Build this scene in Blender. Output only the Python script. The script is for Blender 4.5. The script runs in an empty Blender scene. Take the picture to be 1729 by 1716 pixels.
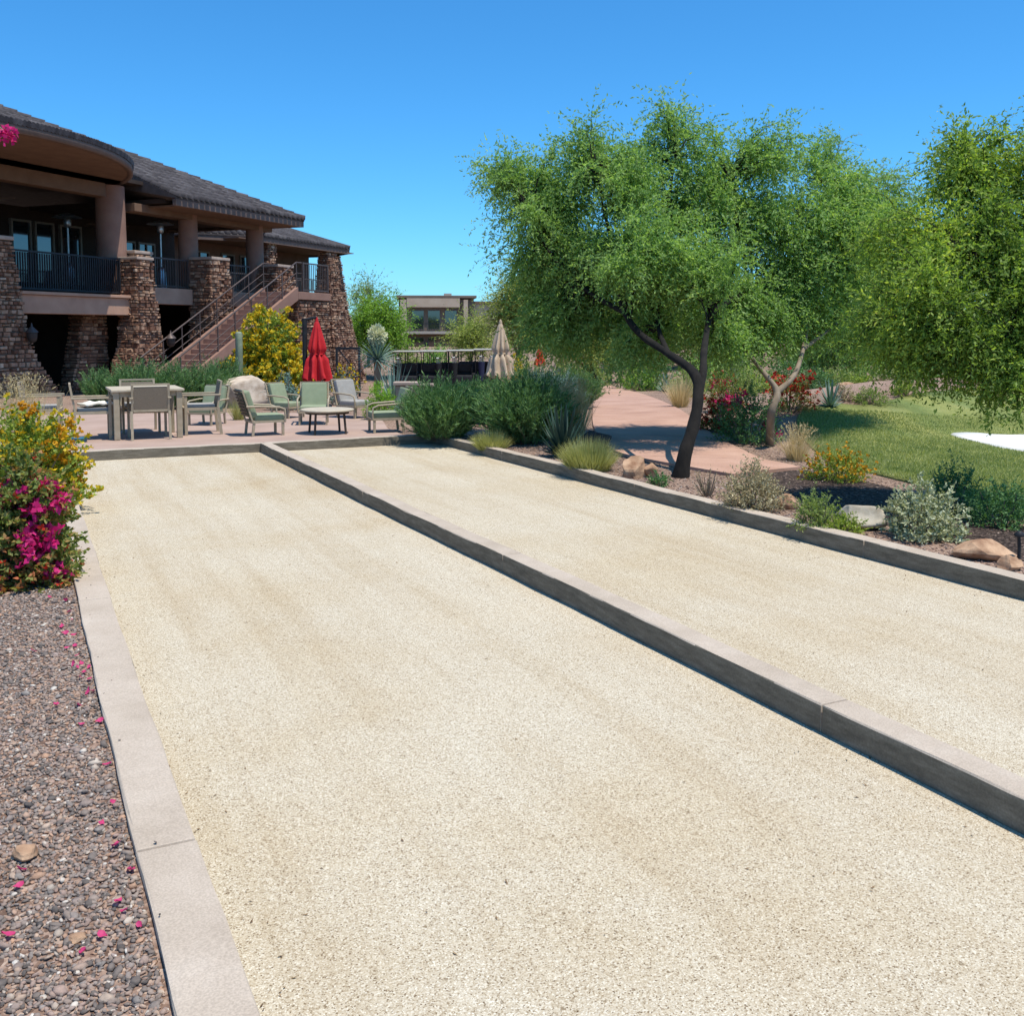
import bpy, bmesh, math, random
import numpy as np
from mathutils import Vector, Matrix, Euler

R = math.radians
rng = np.random.default_rng(7)
random.seed(7)
scene = bpy.context.scene
COL = scene.collection

# ------------------------------------------------------------------ camera
PW, PH, FPX = 1729.0, 1716.0, 1700.0          # photograph size and focal length in its pixels
PCX, PCY, HZN = 864.5, 688.0, 558.0           # optical axis and horizon row
CAM_H = 1.65
TH = math.atan((PCY - HZN) / FPX)             # tilt down
PHI = R(26.134)                               # heading, right of the court's long axis (+Y)
cam_d = bpy.data.cameras.new('camera')
cam = bpy.data.objects.new('camera', cam_d)
COL.objects.link(cam)
cam.location = (0, 0, CAM_H)
cam.rotation_euler = (R(90) - TH, 0, -PHI)
cam_d.sensor_width = 36.0
cam_d.lens = 36.0 * FPX / PW
cam_d.shift_y = -(PH / 2 - PCY) / PW
cam_d.clip_start = 0.05
cam_d.clip_end = 4000
scene.camera = cam

# ------------------------------------------------------------------ sky and sun
SUN_EL, SUN_AZ = R(72), PHI + R(122)           # azimuth clockwise from +Y
world = bpy.data.worlds.new('World')
scene.world = world
world.use_nodes = True
wt = world.node_tree
bg = wt.nodes['Background']
sky = wt.nodes.new('ShaderNodeTexSky')
sky.sky_type = 'NISHITA'
sky.sun_disc = False
sky.sun_elevation = SUN_EL
sky.sun_rotation = SUN_AZ
sky.altitude = 900
sky.air_density = 0.9
sky.dust_density = 1.1
sky.ozone_density = 10.0
hsv = wt.nodes.new('ShaderNodeHueSaturation')
hsv.inputs['Saturation'].default_value = 1.07
tint = wt.nodes.new('ShaderNodeMix')              # clear desert air: a deeper blue over the whole dome
tint.data_type = 'RGBA'; tint.blend_type = 'MULTIPLY'; tint.inputs[0].default_value = 1.0
tint.inputs[7].default_value = (0.72, 1.10, 1.15, 1)
wt.links.new(sky.outputs[0], tint.inputs[6])
wt.links.new(tint.outputs[2], hsv.inputs['Color'])
wt.links.new(hsv.outputs[0], bg.inputs['Color'])
bg.inputs['Strength'].default_value = 0.145
sun_d = bpy.data.lights.new('sun', 'SUN')
sun_d.energy = 4.2
sun_d.angle = R(0.53)
sun_d.color = (1.0, 0.94, 0.84)
sun = bpy.data.objects.new('sun', sun_d)
COL.objects.link(sun)
sdir = Vector((math.sin(SUN_AZ) * math.cos(SUN_EL), math.cos(SUN_AZ) * math.cos(SUN_EL), math.sin(SUN_EL)))
sun.rotation_euler = sdir.to_track_quat('Z', 'Y').to_euler()
sun.location = sdir * 60
scene.view_settings.view_transform = 'Standard'
scene.view_settings.look = 'None'
scene.view_settings.exposure = 0.32
scene.view_settings.gamma = 1.0
scene.render.engine = 'CYCLES'
scene.cycles.max_bounces = 5
scene.cycles.diffuse_bounces = 3
scene.cycles.glossy_bounces = 2
scene.cycles.transmission_bounces = 3
scene.cycles.transparent_max_bounces = 8
scene.cycles.use_denoising = True

# ------------------------------------------------------------------ survey helpers
def _ray(px, py):
    a = (px - PCX) / FPX
    b = (PCY - py) / FPX
    f = math.cos(TH) + b * math.sin(TH)
    u = -math.sin(TH) + b * math.cos(TH)
    return a, f, u

def cw(X, Z):
    """right / ahead of the standpoint -> world x, y"""
    return (X * math.cos(PHI) + Z * math.sin(PHI), -X * math.sin(PHI) + Z * math.cos(PHI))

def atZ(px, py, Z):
    a, f, u = _ray(px, py)
    k = Z / f
    x, y = cw(a * k, Z)
    return Vector((x, y, CAM_H + u * k))

def pz(px, Z):
    """world x, y of a bearing at distance Z"""
    a, f, u = _ray(px, HZN)
    return cw(a * Z / f, Z)

def sstep(a, b, x):
    t = np.clip((x - a) / (b - a), 0, 1)
    return t * t * (3 - 2 * t)

def _gz():
    out = []
    for (px, Z, amp, rad) in ((1560, 20.5, .50, 3.2), (1400, 17.8, .24, 2.0), (1680, 15.6, -.22, 2.4), (1850, 24, .6, 5),
                              (1720, 12.0, -.12, 2.5), (735, 50, -1.05, 13), (1300, 55, .6, 12), (1500, 60, .9, 14)):
        x, y = pz(px, Z)
        out.append((x, y, amp, rad))
    return out
BUMPS = _gz()

def gz(x, y):
    """height of the ground"""
    x = np.asarray(x, float); y = np.asarray(y, float)
    d = x * math.sin(PHI) + y * math.cos(PHI)
    z = 0.085 - 0.33 * sstep(17, 34, d)
    z = z + 0.014 * (x < 0.4)
    for (bx, by, a, r) in BUMPS:
        z = z + a * np.exp(-((x - bx) ** 2 + (y - by) ** 2) / (r * r))
    return z

def gnd(px, py):
    """where the bearing through a photo pixel meets the ground"""
    a, f, u = _ray(px, py)
    k = -CAM_H / u
    for _ in range(40):
        x, y = cw(a * k, f * k)
        z = float(gz(x, y))
        k = 0.5 * k + 0.5 * (z - CAM_H) / u
    x, y = cw(a * k, f * k)
    return Vector((x, y, float(gz(x, y))))

def at_ground(px, Z):
    x, y = pz(px, Z)
    return Vector((x, y, float(gz(x, y))))

def facing(deg):
    """z rotation that turns a thing's front (-y) to the bearing deg, clockwise from the view axis"""
    return math.pi - (PHI + R(deg))

# ------------------------------------------------------------------ materials
MATS = {}
def lin(r, g, b):
    f = lambda c: (c / 255 / 12.92) if c / 255 <= 0.04045 else ((c / 255 + 0.055) / 1.055) ** 2.4
    return (f(r), f(g), f(b), 1)

class NT:
    def __init__(self, name):
        self.m = bpy.data.materials.new(name)
        self.m.use_nodes = True
        self.t = self.m.node_tree
        self.b = self.t.nodes['Principled BSDF']
        self.out = self.t.nodes['Material Output']
    def n(self, typ, **kw):
        nd = self.t.nodes.new(typ)
        for k, v in kw.items():
            if k in nd.inputs: nd.inputs[k].default_value = v
            else: setattr(nd, k, v)
        return nd
    def l(self, a, b): self.t.links.new(a, b)
    def ramp(self, fac, stops, interp='LINEAR'):
        r = self.n('ShaderNodeValToRGB')
        r.color_ramp.interpolation = interp
        e = r.color_ramp.elements
        while len(e) < len(stops): e.new(0.5)
        for i, (p, c) in enumerate(stops):
            e[i].position = p
            e[i].color = (c[0], c[1], c[2], 1)
        self.l(fac, r.inputs[0])
        return r.outputs[0]
    def coord(self, kind='Object', scale=(1, 1, 1)):
        tc = self.n('ShaderNodeTexCoord')
        mp = self.n('ShaderNodeMapping')
        mp.inputs['Scale'].default_value = scale
        self.l(tc.outputs[kind], mp.inputs[0])
        return mp.outputs[0]
    def pos(self, scale=(1, 1, 1)):
        g = self.n('ShaderNodeNewGeometry')
        mp = self.n('ShaderNodeMapping')
        mp.inputs['Scale'].default_value = scale
        self.l(g.outputs['Position'], mp.inputs[0])
        return mp.outputs[0]
    def noise(self, vec, scale, detail=4, rough=0.55):
        nz = self.n('ShaderNodeTexNoise')
        nz.inputs['Scale'].default_value = scale
        nz.inputs['Detail'].default_value = detail
        nz.inputs['Roughness'].default_value = rough
        self.l(vec, nz.inputs['Vector'])
        return nz.outputs['Fac']
    def vor(self, vec, scale, out='Distance', feature='F1'):
        v = self.n('ShaderNodeTexVoronoi')
        v.feature = feature
        v.inputs['Scale'].default_value = scale
        self.l(vec, v.inputs['Vector'])
        return v.outputs[out]
    def mix(self, fac, a, b, mode='MIX'):
        m = self.n('ShaderNodeMix')
        m.data_type = 'RGBA'
        m.blend_type = mode
        for src, idx in ((fac, 0), (a, 6), (b, 7)):
            if hasattr(src, 'links'): self.l(src, m.inputs[idx])
            elif idx == 0: m.inputs[0].default_value = src
            else: m.inputs[idx].default_value = (src[0], src[1], src[2], 1)
        return m.outputs[2]
    def bump(self, h, strength, dist):
        b = self.n('ShaderNodeBump')
        b.inputs['Strength'].default_value = strength
        b.inputs['Distance'].default_value = dist
        self.l(h, b.inputs['Height'])
        self.l(b.outputs[0], self.b.inputs['Normal'])
    def fin(self, col, rough=0.8, spec=0.3):
        if hasattr(col, 'links'): self.l(col, self.b.inputs['Base Color'])
        else: self.b.inputs['Base Color'].default_value = (col[0], col[1], col[2], 1)
        self.b.inputs['Roughness'].default_value = rough
        self.b.inputs['Specular IOR Level'].default_value = spec
        return self.m

def simple(name, c1, c2, scale=6, rough=0.8, bump=0.0, bscale=40, spec=0.3, metallic=0.0, stretch=(1, 1, 1)):
    t = NT(name)
    v = t.coord('Object', stretch)
    col = t.ramp(t.noise(v, scale, 5), [(0.3, c1), (0.7, c2)])
    if bump: t.bump(t.noise(v, bscale, 5), bump, 0.01)
    t.b.inputs['Metallic'].default_value = metallic
    MATS[name] = t.fin(col, rough, spec)
    return MATS[name]

def leafmat(name, stops, transl=0.35, rough=0.55, tmul=(1.25, 1.35, 0.6)):
    """leaves: colour varies leaf by leaf and from clump to clump, light passes through"""
    t = NT(name)
    g = t.n('ShaderNodeNewGeometry')
    nz = t.noise(t.coord('Object'), 1.7, 2)
    ad = t.n('ShaderNodeMath', operation='MULTIPLY_ADD')
    t.l(nz, ad.inputs[0]); ad.inputs[1].default_value = 0.9
    sb = t.n('ShaderNodeMath', operation='MULTIPLY_ADD')
    t.l(g.outputs['Random Per Island'], sb.inputs[0]); sb.inputs[1].default_value = 0.6; sb.inputs[2].default_value = -0.25
    t.l(sb.outputs[0], ad.inputs[2])
    g_ = 1.0 if 'flower' in name or 'petal' in name else (2.1 if 'rosemary' in name or 'dark' in name else 1.65)
    stops = [(p, (c[0] * g_, c[1] * g_, c[2] * g_)) for p, c in stops]
    col = t.ramp(ad.outputs[0], stops)
    t.fin(col, rough, 0.25)
    tr = t.n('ShaderNodeBsdfTranslucent')
    tc = t.mix(1.0, col, (tmul[0], tmul[1], tmul[2]), 'MULTIPLY')
    t.l(tc, tr.inputs['Color'])
    mx = t.n('ShaderNodeMixShader')
    mx.inputs[0].default_value = transl
    t.l(t.b.outputs[0], mx.inputs[1]); t.l(tr.outputs[0], mx.inputs[2])
    t.l(mx.outputs[0], t.out.inputs['Surface'])
    MATS[name] = t.m
    return t.m

def randmat(name, stops, source='island', rough=0.85, bump=0.4, bscale=25, spec=0.2, nscale=9):
    """each loose piece (or each object) takes its own colour"""
    t = NT(name)
    if source == 'island':
        f = t.n('ShaderNodeNewGeometry').outputs['Random Per Island']
    else:
        f = t.n('ShaderNodeObjectInfo').outputs['Random']
    col = t.ramp(f, stops)
    v = t.pos()
    nz = t.ramp(t.noise(v, nscale, 5), [(0.25, (.62, .62, .62)), (0.75, (1.25, 1.25, 1.25))])
    col = t.mix(1.0, col, nz, 'MULTIPLY')
    if bump: t.bump(t.noise(v, bscale, 5), bump, 0.02)
    MATS[name] = t.fin(col, rough, spec)
    return t.m

def build_materials():
    # --- crushed-stone court surface
    t = NT('court_sand')
    v = t.pos()
    grain = t.vor(v, 250, 'Color')
    gsep = t.n('ShaderNodeSeparateColor'); t.l(grain, gsep.inputs[0])
    base = t.ramp(gsep.outputs[0], [(0.0, (.14, .095, .055)), (0.06, (.29, .225, .148)), (0.2, (.42, .35, .25)), (0.55, (.497, .43, .322)), (0.85, (.563, .502, .395)), (1.0, (.68, .635, .53))])
    g2 = t.n('ShaderNodeSeparateColor'); t.l(t.vor(v, 110, 'Color'), g2.inputs[0])
    dots = t.ramp(g2.outputs[1], [(0.0, (.55, .50, .45)), (0.004, (.72, .68, .62)), (0.008, (1, 1, 1)), (1.0, (1.06, 1.06, 1.05))])
    base = t.mix(1.0, base, dots, 'MULTIPLY')
    vs = t.pos((1.0, 0.07, 1))
    band = t.ramp(t.noise(vs, 3.4, 4, .65), [(0.28, (.90, .855, .79)), (0.5, (1, .99, .975)), (0.72, (1.05, 1.06, 1.07))])
    base = t.mix(1.0, base, band, 'MULTIPLY')
    patch = t.ramp(t.noise(v, 0.6, 4, .6), [(0.30, (.92, .87, .79)), (0.55, (1, 1, 1)), (0.75, (1.03, 1.02, 1.0))])
    base = t.mix(1.0, base, patch, 'MULTIPLY')
    hh = t.n('ShaderNodeMath', operation='MULTIPLY_ADD')          # broomed lengthwise
    t.l(t.noise(t.pos((1, .03, 1)), 48, 2), hh.inputs[0]); hh.inputs[1].default_value = .7
    t.l(t.noise(v, 140, 2), hh.inputs[2])
    t.bump(hh.outputs[0], 0.5, 0.008)
    MATS['court_sand'] = t.fin(base, 0.95, 0.1)
    # --- concrete curb
    t = NT('concrete')
    v = t.pos()
    col = t.ramp(t.noise(v, 3.0, 6, .65), [(0.3, (.40, .325, .25)), (0.55, (.475, .393, .31)), (0.75, (.53, .448, .362))])
    spk = t.ramp(t.noise(v, 160, 3), [(0.35, (.84, .84, .84)), (0.65, (1.08, 1.08, 1.08))])
    col = t.mix(1.0, col, spk, 'MULTIPLY')
    t.bump(t.noise(v, 90, 5), 0.25, 0.004)
    MATS['concrete'] = t.fin(col, 0.9, 0.2)
    # --- the inner sides of the curbs, a darker grey with stretched mottling
    t = NT('concrete_inner')
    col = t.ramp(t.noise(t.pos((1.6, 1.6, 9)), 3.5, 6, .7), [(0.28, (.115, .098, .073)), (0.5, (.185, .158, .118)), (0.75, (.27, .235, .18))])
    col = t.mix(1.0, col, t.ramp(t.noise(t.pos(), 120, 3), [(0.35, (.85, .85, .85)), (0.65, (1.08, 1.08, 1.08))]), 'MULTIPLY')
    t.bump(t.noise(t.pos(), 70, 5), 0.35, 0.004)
    MATS['concrete_inner'] = t.fin(col, 0.9, 0.2)
    # --- bare ground with fine granite
    t = NT('granite_ground')
    v = t.pos()
    c = t.vor(v, 75, 'Color'); s = t.n('ShaderNodeSeparateColor'); t.l(c, s.inputs[0])
    col = t.ramp(s.outputs[0], [(0, (.13, .085, .065)), (.35, (.24, .165, .125)), (.7, (.33, .24, .19)), (1, (.46, .37, .30))])
    pt = t.ramp(t.noise(v, .35, 4), [(.3, (.72, .66, .62)), (.7, (1.12, 1.05, 1.0))])
    col = t.mix(1.0, col, pt, 'MULTIPLY')
    t.bump(t.vor(v, 75), 0.6, 0.01)
    MATS['granite_ground'] = t.fin(col, 0.95, 0.1)
    # --- gravel stones
    randmat('gravel_stones', [(0, (.10, .085, .075)), (.2, (.19, .155, .132)), (.4, (.28, .22, .18)), (.55, (.35, .24, .19)), (.72, (.25, .22, .195)), (.86, (.42, .25, .16)), (.96, (.44, .36, .285)), (1, (.64, .58, .50))], 'island', .85, .3, 60, nscale=30)
    randmat('granite_chips', [(0, (.10, .065, .055)), (.3, (.20, .135, .11)), (.6, (.28, .20, .165)), (.85, (.36, .27, .22)), (1, (.48, .41, .35))], 'island', .9, 0, nscale=30)
    # --- path and patio
    t = NT('path_concrete')
    v = t.pos()
    col = t.ramp(t.noise(v, 1.2, 6, .6), [(.3, (.385, .225, .16)), (.55, (.46, .28, .205)), (.75, (.53, .34, .255))])
    col = t.mix(1.0, col, t.ramp(t.noise(v, 60, 3), [(.35, (.88, .88, .88)), (.65, (1.06, 1.06, 1.06))]), 'MULTIPLY')
    t.bump(t.noise(v, 80, 4), .2, .004)
    MATS['path_concrete'] = t.fin(col, .9, .15)
    simple('patio_concrete', (.34, .235, .185), (.43, .31, .25), 1.6, .9, .15, 60)
    # --- mown grass
    t = NT('lawn_grass')
    v = t.pos()
    col = t.ramp(t.noise(v, 1.1, 6, .65), [(.3, (.17, .20, .075)), (.5, (.235, .265, .095)), (.72, (.33, .34, .15))])
    fine = t.ramp(t.noise(t.pos((1, 1, 1)), 55, 4, .7), [(.3, (.62, .66, .55)), (.7, (1.25, 1.22, 1.15))])
    col = t.mix(1.0, col, fine, 'MULTIPLY')
    stripe = t.ramp(t.noise(t.pos((.9, .16, 1)), 2.2, 4), [(.38, (.78, .86, .82)), (.62, (1.18, 1.1, 1.02))])
    col = t.mix(1.0, col, stripe, 'MULTIPLY')
    t.bump(t.noise(v, 110, 4), .8, .02)
    MATS['lawn_grass'] = t.fin(col, .9, .1)
    t = NT('shaded_ground')  # near-black brown: tree shade on the bed put into the colour
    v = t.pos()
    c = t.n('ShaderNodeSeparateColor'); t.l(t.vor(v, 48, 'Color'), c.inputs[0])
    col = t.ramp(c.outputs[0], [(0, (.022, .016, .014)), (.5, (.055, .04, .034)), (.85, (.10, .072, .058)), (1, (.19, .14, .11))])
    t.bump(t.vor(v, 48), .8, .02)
    MATS['shaded_ground'] = t.fin(col, .95, .1)
    simple('bunker_sand', (.72, .70, .64), (.82, .80, .75), 3, .95, .3, 30, .1)
    leafmat('turf_blade', [(.2, (.125, .15, .052)), (.5, (.185, .205, .072)), (.85, (.27, .27, .115))], .35)
    # --- leaves
    leafmat('leaf_mesquite', [(.1, (.082, .142, .043)), (.45, (.145, .23, .072)), (.8, (.222, .312, .105)), (1, (.32, .39, .14))], .48)
    leafmat('leaf_acacia', [(.1, (.075, .12, .026)), (.45, (.135, .20, .042)), (.75, (.24, .31, .06)), (1, (.46, .46, .08))], .48)
    leafmat('leaf_olive', [(.1, (.085, .12, .036)), (.5, (.15, .19, .06)), (1, (.25, .28, .10))], .4)
    leafmat('leaf_paloverde', [(.1, (.13, .165, .04)), (.5, (.21, .245, .065)), (1, (.33, .345, .11))], .42)
    leafmat('leaf_dark', [(.1, (.026, .062, .022)), (.5, (.05, .105, .036)), (1, (.105, .165, .06))], .22)
    leafmat('leaf_rosemary', [(.1, (.033, .07, .026)), (.5, (.062, .12, .042)), (1, (.125, .185, .08))], .22)
    leafmat('leaf_bright', [(.1, (.07, .15, .015)), (.5, (.13, .235, .025)), (1, (.22, .33, .05))], .35)
    leafmat('leaf_yellowgreen', [(.1, (.08, .125, .02)), (.5, (.155, .20, .03)), (1, (.27, .31, .06))], .3)
    leafmat('leaf_silver', [(.1, (.14, .15, .085)), (.5, (.24, .25, .15)), (1, (.42, .42, .29))], .2)
    leafmat('leaf_bluegrey', [(.1, (.055, .10, .085)), (.5, (.10, .155, .135)), (1, (.18, .24, .21))], .15)
    leafmat('leaf_agave', [(.1, (.010, .024, .018)), (.5, (.018, .038, .028)), (1, (.035, .062, .046))], .05)
    leafmat('leaf_mixed', [(.1, (.055, .085, .022)), (.4, (.11, .145, .035)), (.58, (.17, .165, .05)), (.75, (.24, .12, .045)), (1, (.34, .075, .035))], .35)
    leafmat('grass_straw', [(.1, (.26, .20, .10)), (.5, (.40, .32, .175)), (1, (.58, .50, .32))], .3, tmul=(1.1, 1.05, .8))
    leafmat('grass_deer', [(.1, (.13, .135, .04)), (.5, (.235, .23, .085)), (1, (.40, .38, .19))], .25)
    leafmat('dry_twig_leaf', [(.1, (.15, .115, .06)), (.5, (.25, .21, .115)), (1, (.40, .36, .24))], .2, tmul=(1, 1, .8))
    leafmat('flower_magenta', [(.1, (.38, .012, .10)), (.5, (.60, .02, .17)), (1, (.74, .07, .28))], .35, tmul=(1.2, .8, 1.1))
    leafmat('flower_red', [(.1, (.30, .015, .01)), (.5, (.48, .035, .02)), (1, (.60, .11, .05))], .3, tmul=(1.2, .8, .8))
    leafmat('flower_yellow', [(.1, (.45, .27, .008)), (.5, (.64, .46, .015)), (1, (.75, .60, .05))], .3, tmul=(1.1, 1.05, .6))
    leafmat('flower_orange', [(.1, (.45, .17, .01)), (.5, (.62, .30, .012)), (1, (.72, .42, .02))], .3, tmul=(1.1, 1, .6))
    leafmat('flower_cream', [(.1, (.50, .52, .30)), (.5, (.66, .67, .44)), (1, (.80, .80, .62))], .25, tmul=(1, 1, .8))
    leafmat('petal_pink', [(.1, (.44, .02, .09)), (.5, (.60, .05, .17)), (1, (.70, .16, .30))], .3, tmul=(1.1, .9, 1))
    simple('bark_dark', (.006, .005, .004), (.020, .016, .013), 9, .95, .9, 30, stretch=(1, 1, .25))
    simple('bark_tan', (.17, .125, .085), (.30, .235, .17), 9, .9, .5, 25, stretch=(1, 1, .3))
    simple('bark_green', (.10, .115, .045), (.19, .18, .085), 7, .85, .3, 25)
    simple('cactus_skin', (.16, .20, .13), (.26, .30, .21), 9, .7, .3, 40)
    # --- rocks
    simple('rock_tan', (.36, .265, .185), (.68, .57, .45), 6, .95, .8, 12)
    simple('rock_orange', (.22, .11, .06), (.58, .38, .235), 9, .95, .8, 14)
    simple('rock_pale', (.30, .25, .18), (.60, .53, .42), 8, .95, .7, 14)
    simple('rock_dark', (.03, .026, .024), (.085, .072, .062), 5, .9, .8, 14)
    # --- clubhouse
    ST = [(0, (.15, .07, .045)), (.2, (.235, .12, .076)), (.42, (.31, .17, .108)), (.62, (.38, .225, .145)), (.8, (.46, .30, .20)), (.92, (.26, .135, .088)), (1, (.58, .42, .30))]
    randmat('stone_cladding', ST, 'island', .9, .7, 14, nscale=7)
    randmat('stone_piece', ST, 'object', .9, .7, 14, nscale=7)
    simple('mortar', (.15, .085, .058), (.22, .13, .09), 8, .95, .5, 30)
    simple('stucco_column', (.24, .135, .10), (.30, .175, .13), 2.2, .9, .25, 45)
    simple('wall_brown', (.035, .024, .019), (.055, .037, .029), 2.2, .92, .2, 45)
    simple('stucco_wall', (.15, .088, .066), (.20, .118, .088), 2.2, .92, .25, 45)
    simple('stucco_beam', (.40, .235, .16), (.50, .305, .21), 2.0, .92, .25, 45)
    simple('fascia', (.135, .09, .07), (.19, .13, .105), 3, .8, .1, 30)
    simple('soffit', (.15, .09, .06), (.195, .12, .08), 2.5, .9, .15, 40)
    simple('roof_deck', (.055, .045, .043), (.085, .07, .066), 5, .9, .3, 25)
    RT = [(0, (.045, .039, .041)), (.4, (.062, .055, .058)), (.75, (.08, .071, .074)), (1, (.11, .10, .102))]
    randmat('roof_tile_mix', RT, 'island', .75, .25, 30)
    randmat('roof_tile_each', RT, 'object', .75, .25, 30)
    simple('cap_stone', (.36, .27, .215), (.48, .38, .31), 4, .9, .3, 30)
    simple('tread_stone', (.26, .155, .12), (.34, .21, .165), 4, .9, .3, 30)
    simple('rail_bronze', (.085, .062, .055), (.125, .095, .085), 8, .5, 0, metallic=.3)
    simple('rail_dark', (.012, .013, .017), (.024, .025, .03), 8, .5, 0)
    simple('dark_frame', (.03, .026, .024), (.05, .043, .04), 8, .5, 0)
    simple('window_frame', (.20, .17, .14), (.26, .22, .185), 8, .6, 0)
    t = NT('window_glass')
    t.b.inputs['IOR'].default_value = 2.1
    MATS['window_glass'] = t.fin((.012, .02, .026), .04, .5)
    simple('steel', (.42, .42, .42), (.56, .56, .56), 10, .35, 0, metallic=.85)
    simple('lamp_white', (.55, .53, .5), (.68, .66, .62), 10, .6, 0)
    # --- furniture
    simple('frame_tan', (.34, .275, .185), (.42, .345, .24), 12, .55, 0)
    simple('sling_brown', (.19, .15, .105), (.26, .21, .15), 90, .85, .3, 160)
    simple('top_tan', (.44, .37, .265), (.54, .46, .34), 12, .55, 0)
    simple('cushion_green', (.225, .265, .165), (.28, .32, .205), 5, .9, .25, 120)
    simple('cushion_grey', (.29, .275, .25), (.37, .35, .32), 5, .9, .25, 120)
    simple('frame_brown', (.055, .04, .03), (.09, .068, .05), 12, .55, 0)
    simple('towel_white', (.66, .63, .55), (.78, .75, .68), 8, .95, .4, 60)
    simple('fabric_red', (.42, .012, .018), (.60, .025, .03), 4, .85, .4, 30)
    simple('fabric_beige', (.46, .34, .225), (.60, .46, .33), 4, .9, .4, 30)
    simple('fabric_orange_red', (.48, .03, .015), (.62, .06, .025), 4, .85, .3, 30)
    simple('plastic_blue', (.015, .10, .17), (.03, .16, .25), 5, .5, 0)
    simple('cart_white', (.66, .64, .58), (.76, .74, .69), 5, .45, 0)
    simple('cart_black', (.012, .012, .013), (.028, .028, .03), 8, .6, 0)
    simple('cart_red', (.16, .012, .025), (.24, .02, .04), 5, .3, 0)
    simple('cart_cream', (.40, .36, .28), (.48, .44, .35), 5, .4, 0)
    simple('bag_navy', (.02, .025, .06), (.035, .04, .09), 8, .7, 0)
    # --- far building
    simple('far_stucco', (.50, .37, .26), (.60, .46, .33), .8, .95, .1, 20)
    simple('far_stucco_dark', (.19, .135, .10), (.24, .175, .13), .8, .95, .1, 20)
    leafmat('leaf_litter', [(.1, (.06, .035, .02)), (.5, (.13, .08, .04)), (1, (.25, .17, .09))], .1)
    simple('far_wall', (.40, .34, .27), (.50, .43, .35), .8, .95, .1, 20)
    simple('low_wall_stone', (.30, .245, .19), (.40, .335, .265), 3, .95, .5, 25)
build_materials()

# ------------------------------------------------------------------ scene-graph helpers
def link(o, parent=None):
    COL.objects.link(o)
    if parent is not None: o.parent = parent
    return o

def empty(name, loc, rz=0.0, sc=1.0):
    o = bpy.data.objects.new(name, None)
    o.empty_display_size = 0.1
    o.location = loc
    o.rotation_euler = (0, 0, rz)
    o.scale = (sc, sc, sc)
    return link(o)

def tag(o, label=None, cat=None, group=None, kind=None):
    if label: o['label'] = label
    if cat: o['category'] = cat
    if group: o['group'] = group
    if kind: o['kind'] = kind
    return o

def copy_tree(o, parent=None):
    c = o.copy()
    COL.objects.link(c)
    c.parent = parent
    for ch in o.children:
        copy_tree(ch, c)
    return c

def npmesh(name, V, F, mat, parent=None, smooth=False):
    """V (n,3) array, F (m,k) array of equal-sided faces"""
    V = np.asarray(V, np.float32); F = np.asarray(F, np.int32)
    me = bpy.data.meshes.new(name)
    m, k = F.shape
    me.vertices.add(len(V)); me.vertices.foreach_set('co', V.ravel())
    me.loops.add(m * k); me.loops.foreach_set('vertex_index', F.ravel())
    me.polygons.add(m)
    me.polygons.foreach_set('loop_start', np.arange(0, m * k, k, dtype=np.int32))
    me.polygons.foreach_set('loop_total', np.full(m, k, np.int32))
    if smooth: me.polygons.foreach_set('use_smooth', np.ones(m, bool))
    me.update(calc_edges=True)
    me.materials.append(MATS[mat])
    o = bpy.data.objects.new(name, me)
    return link(o, parent)

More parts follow.
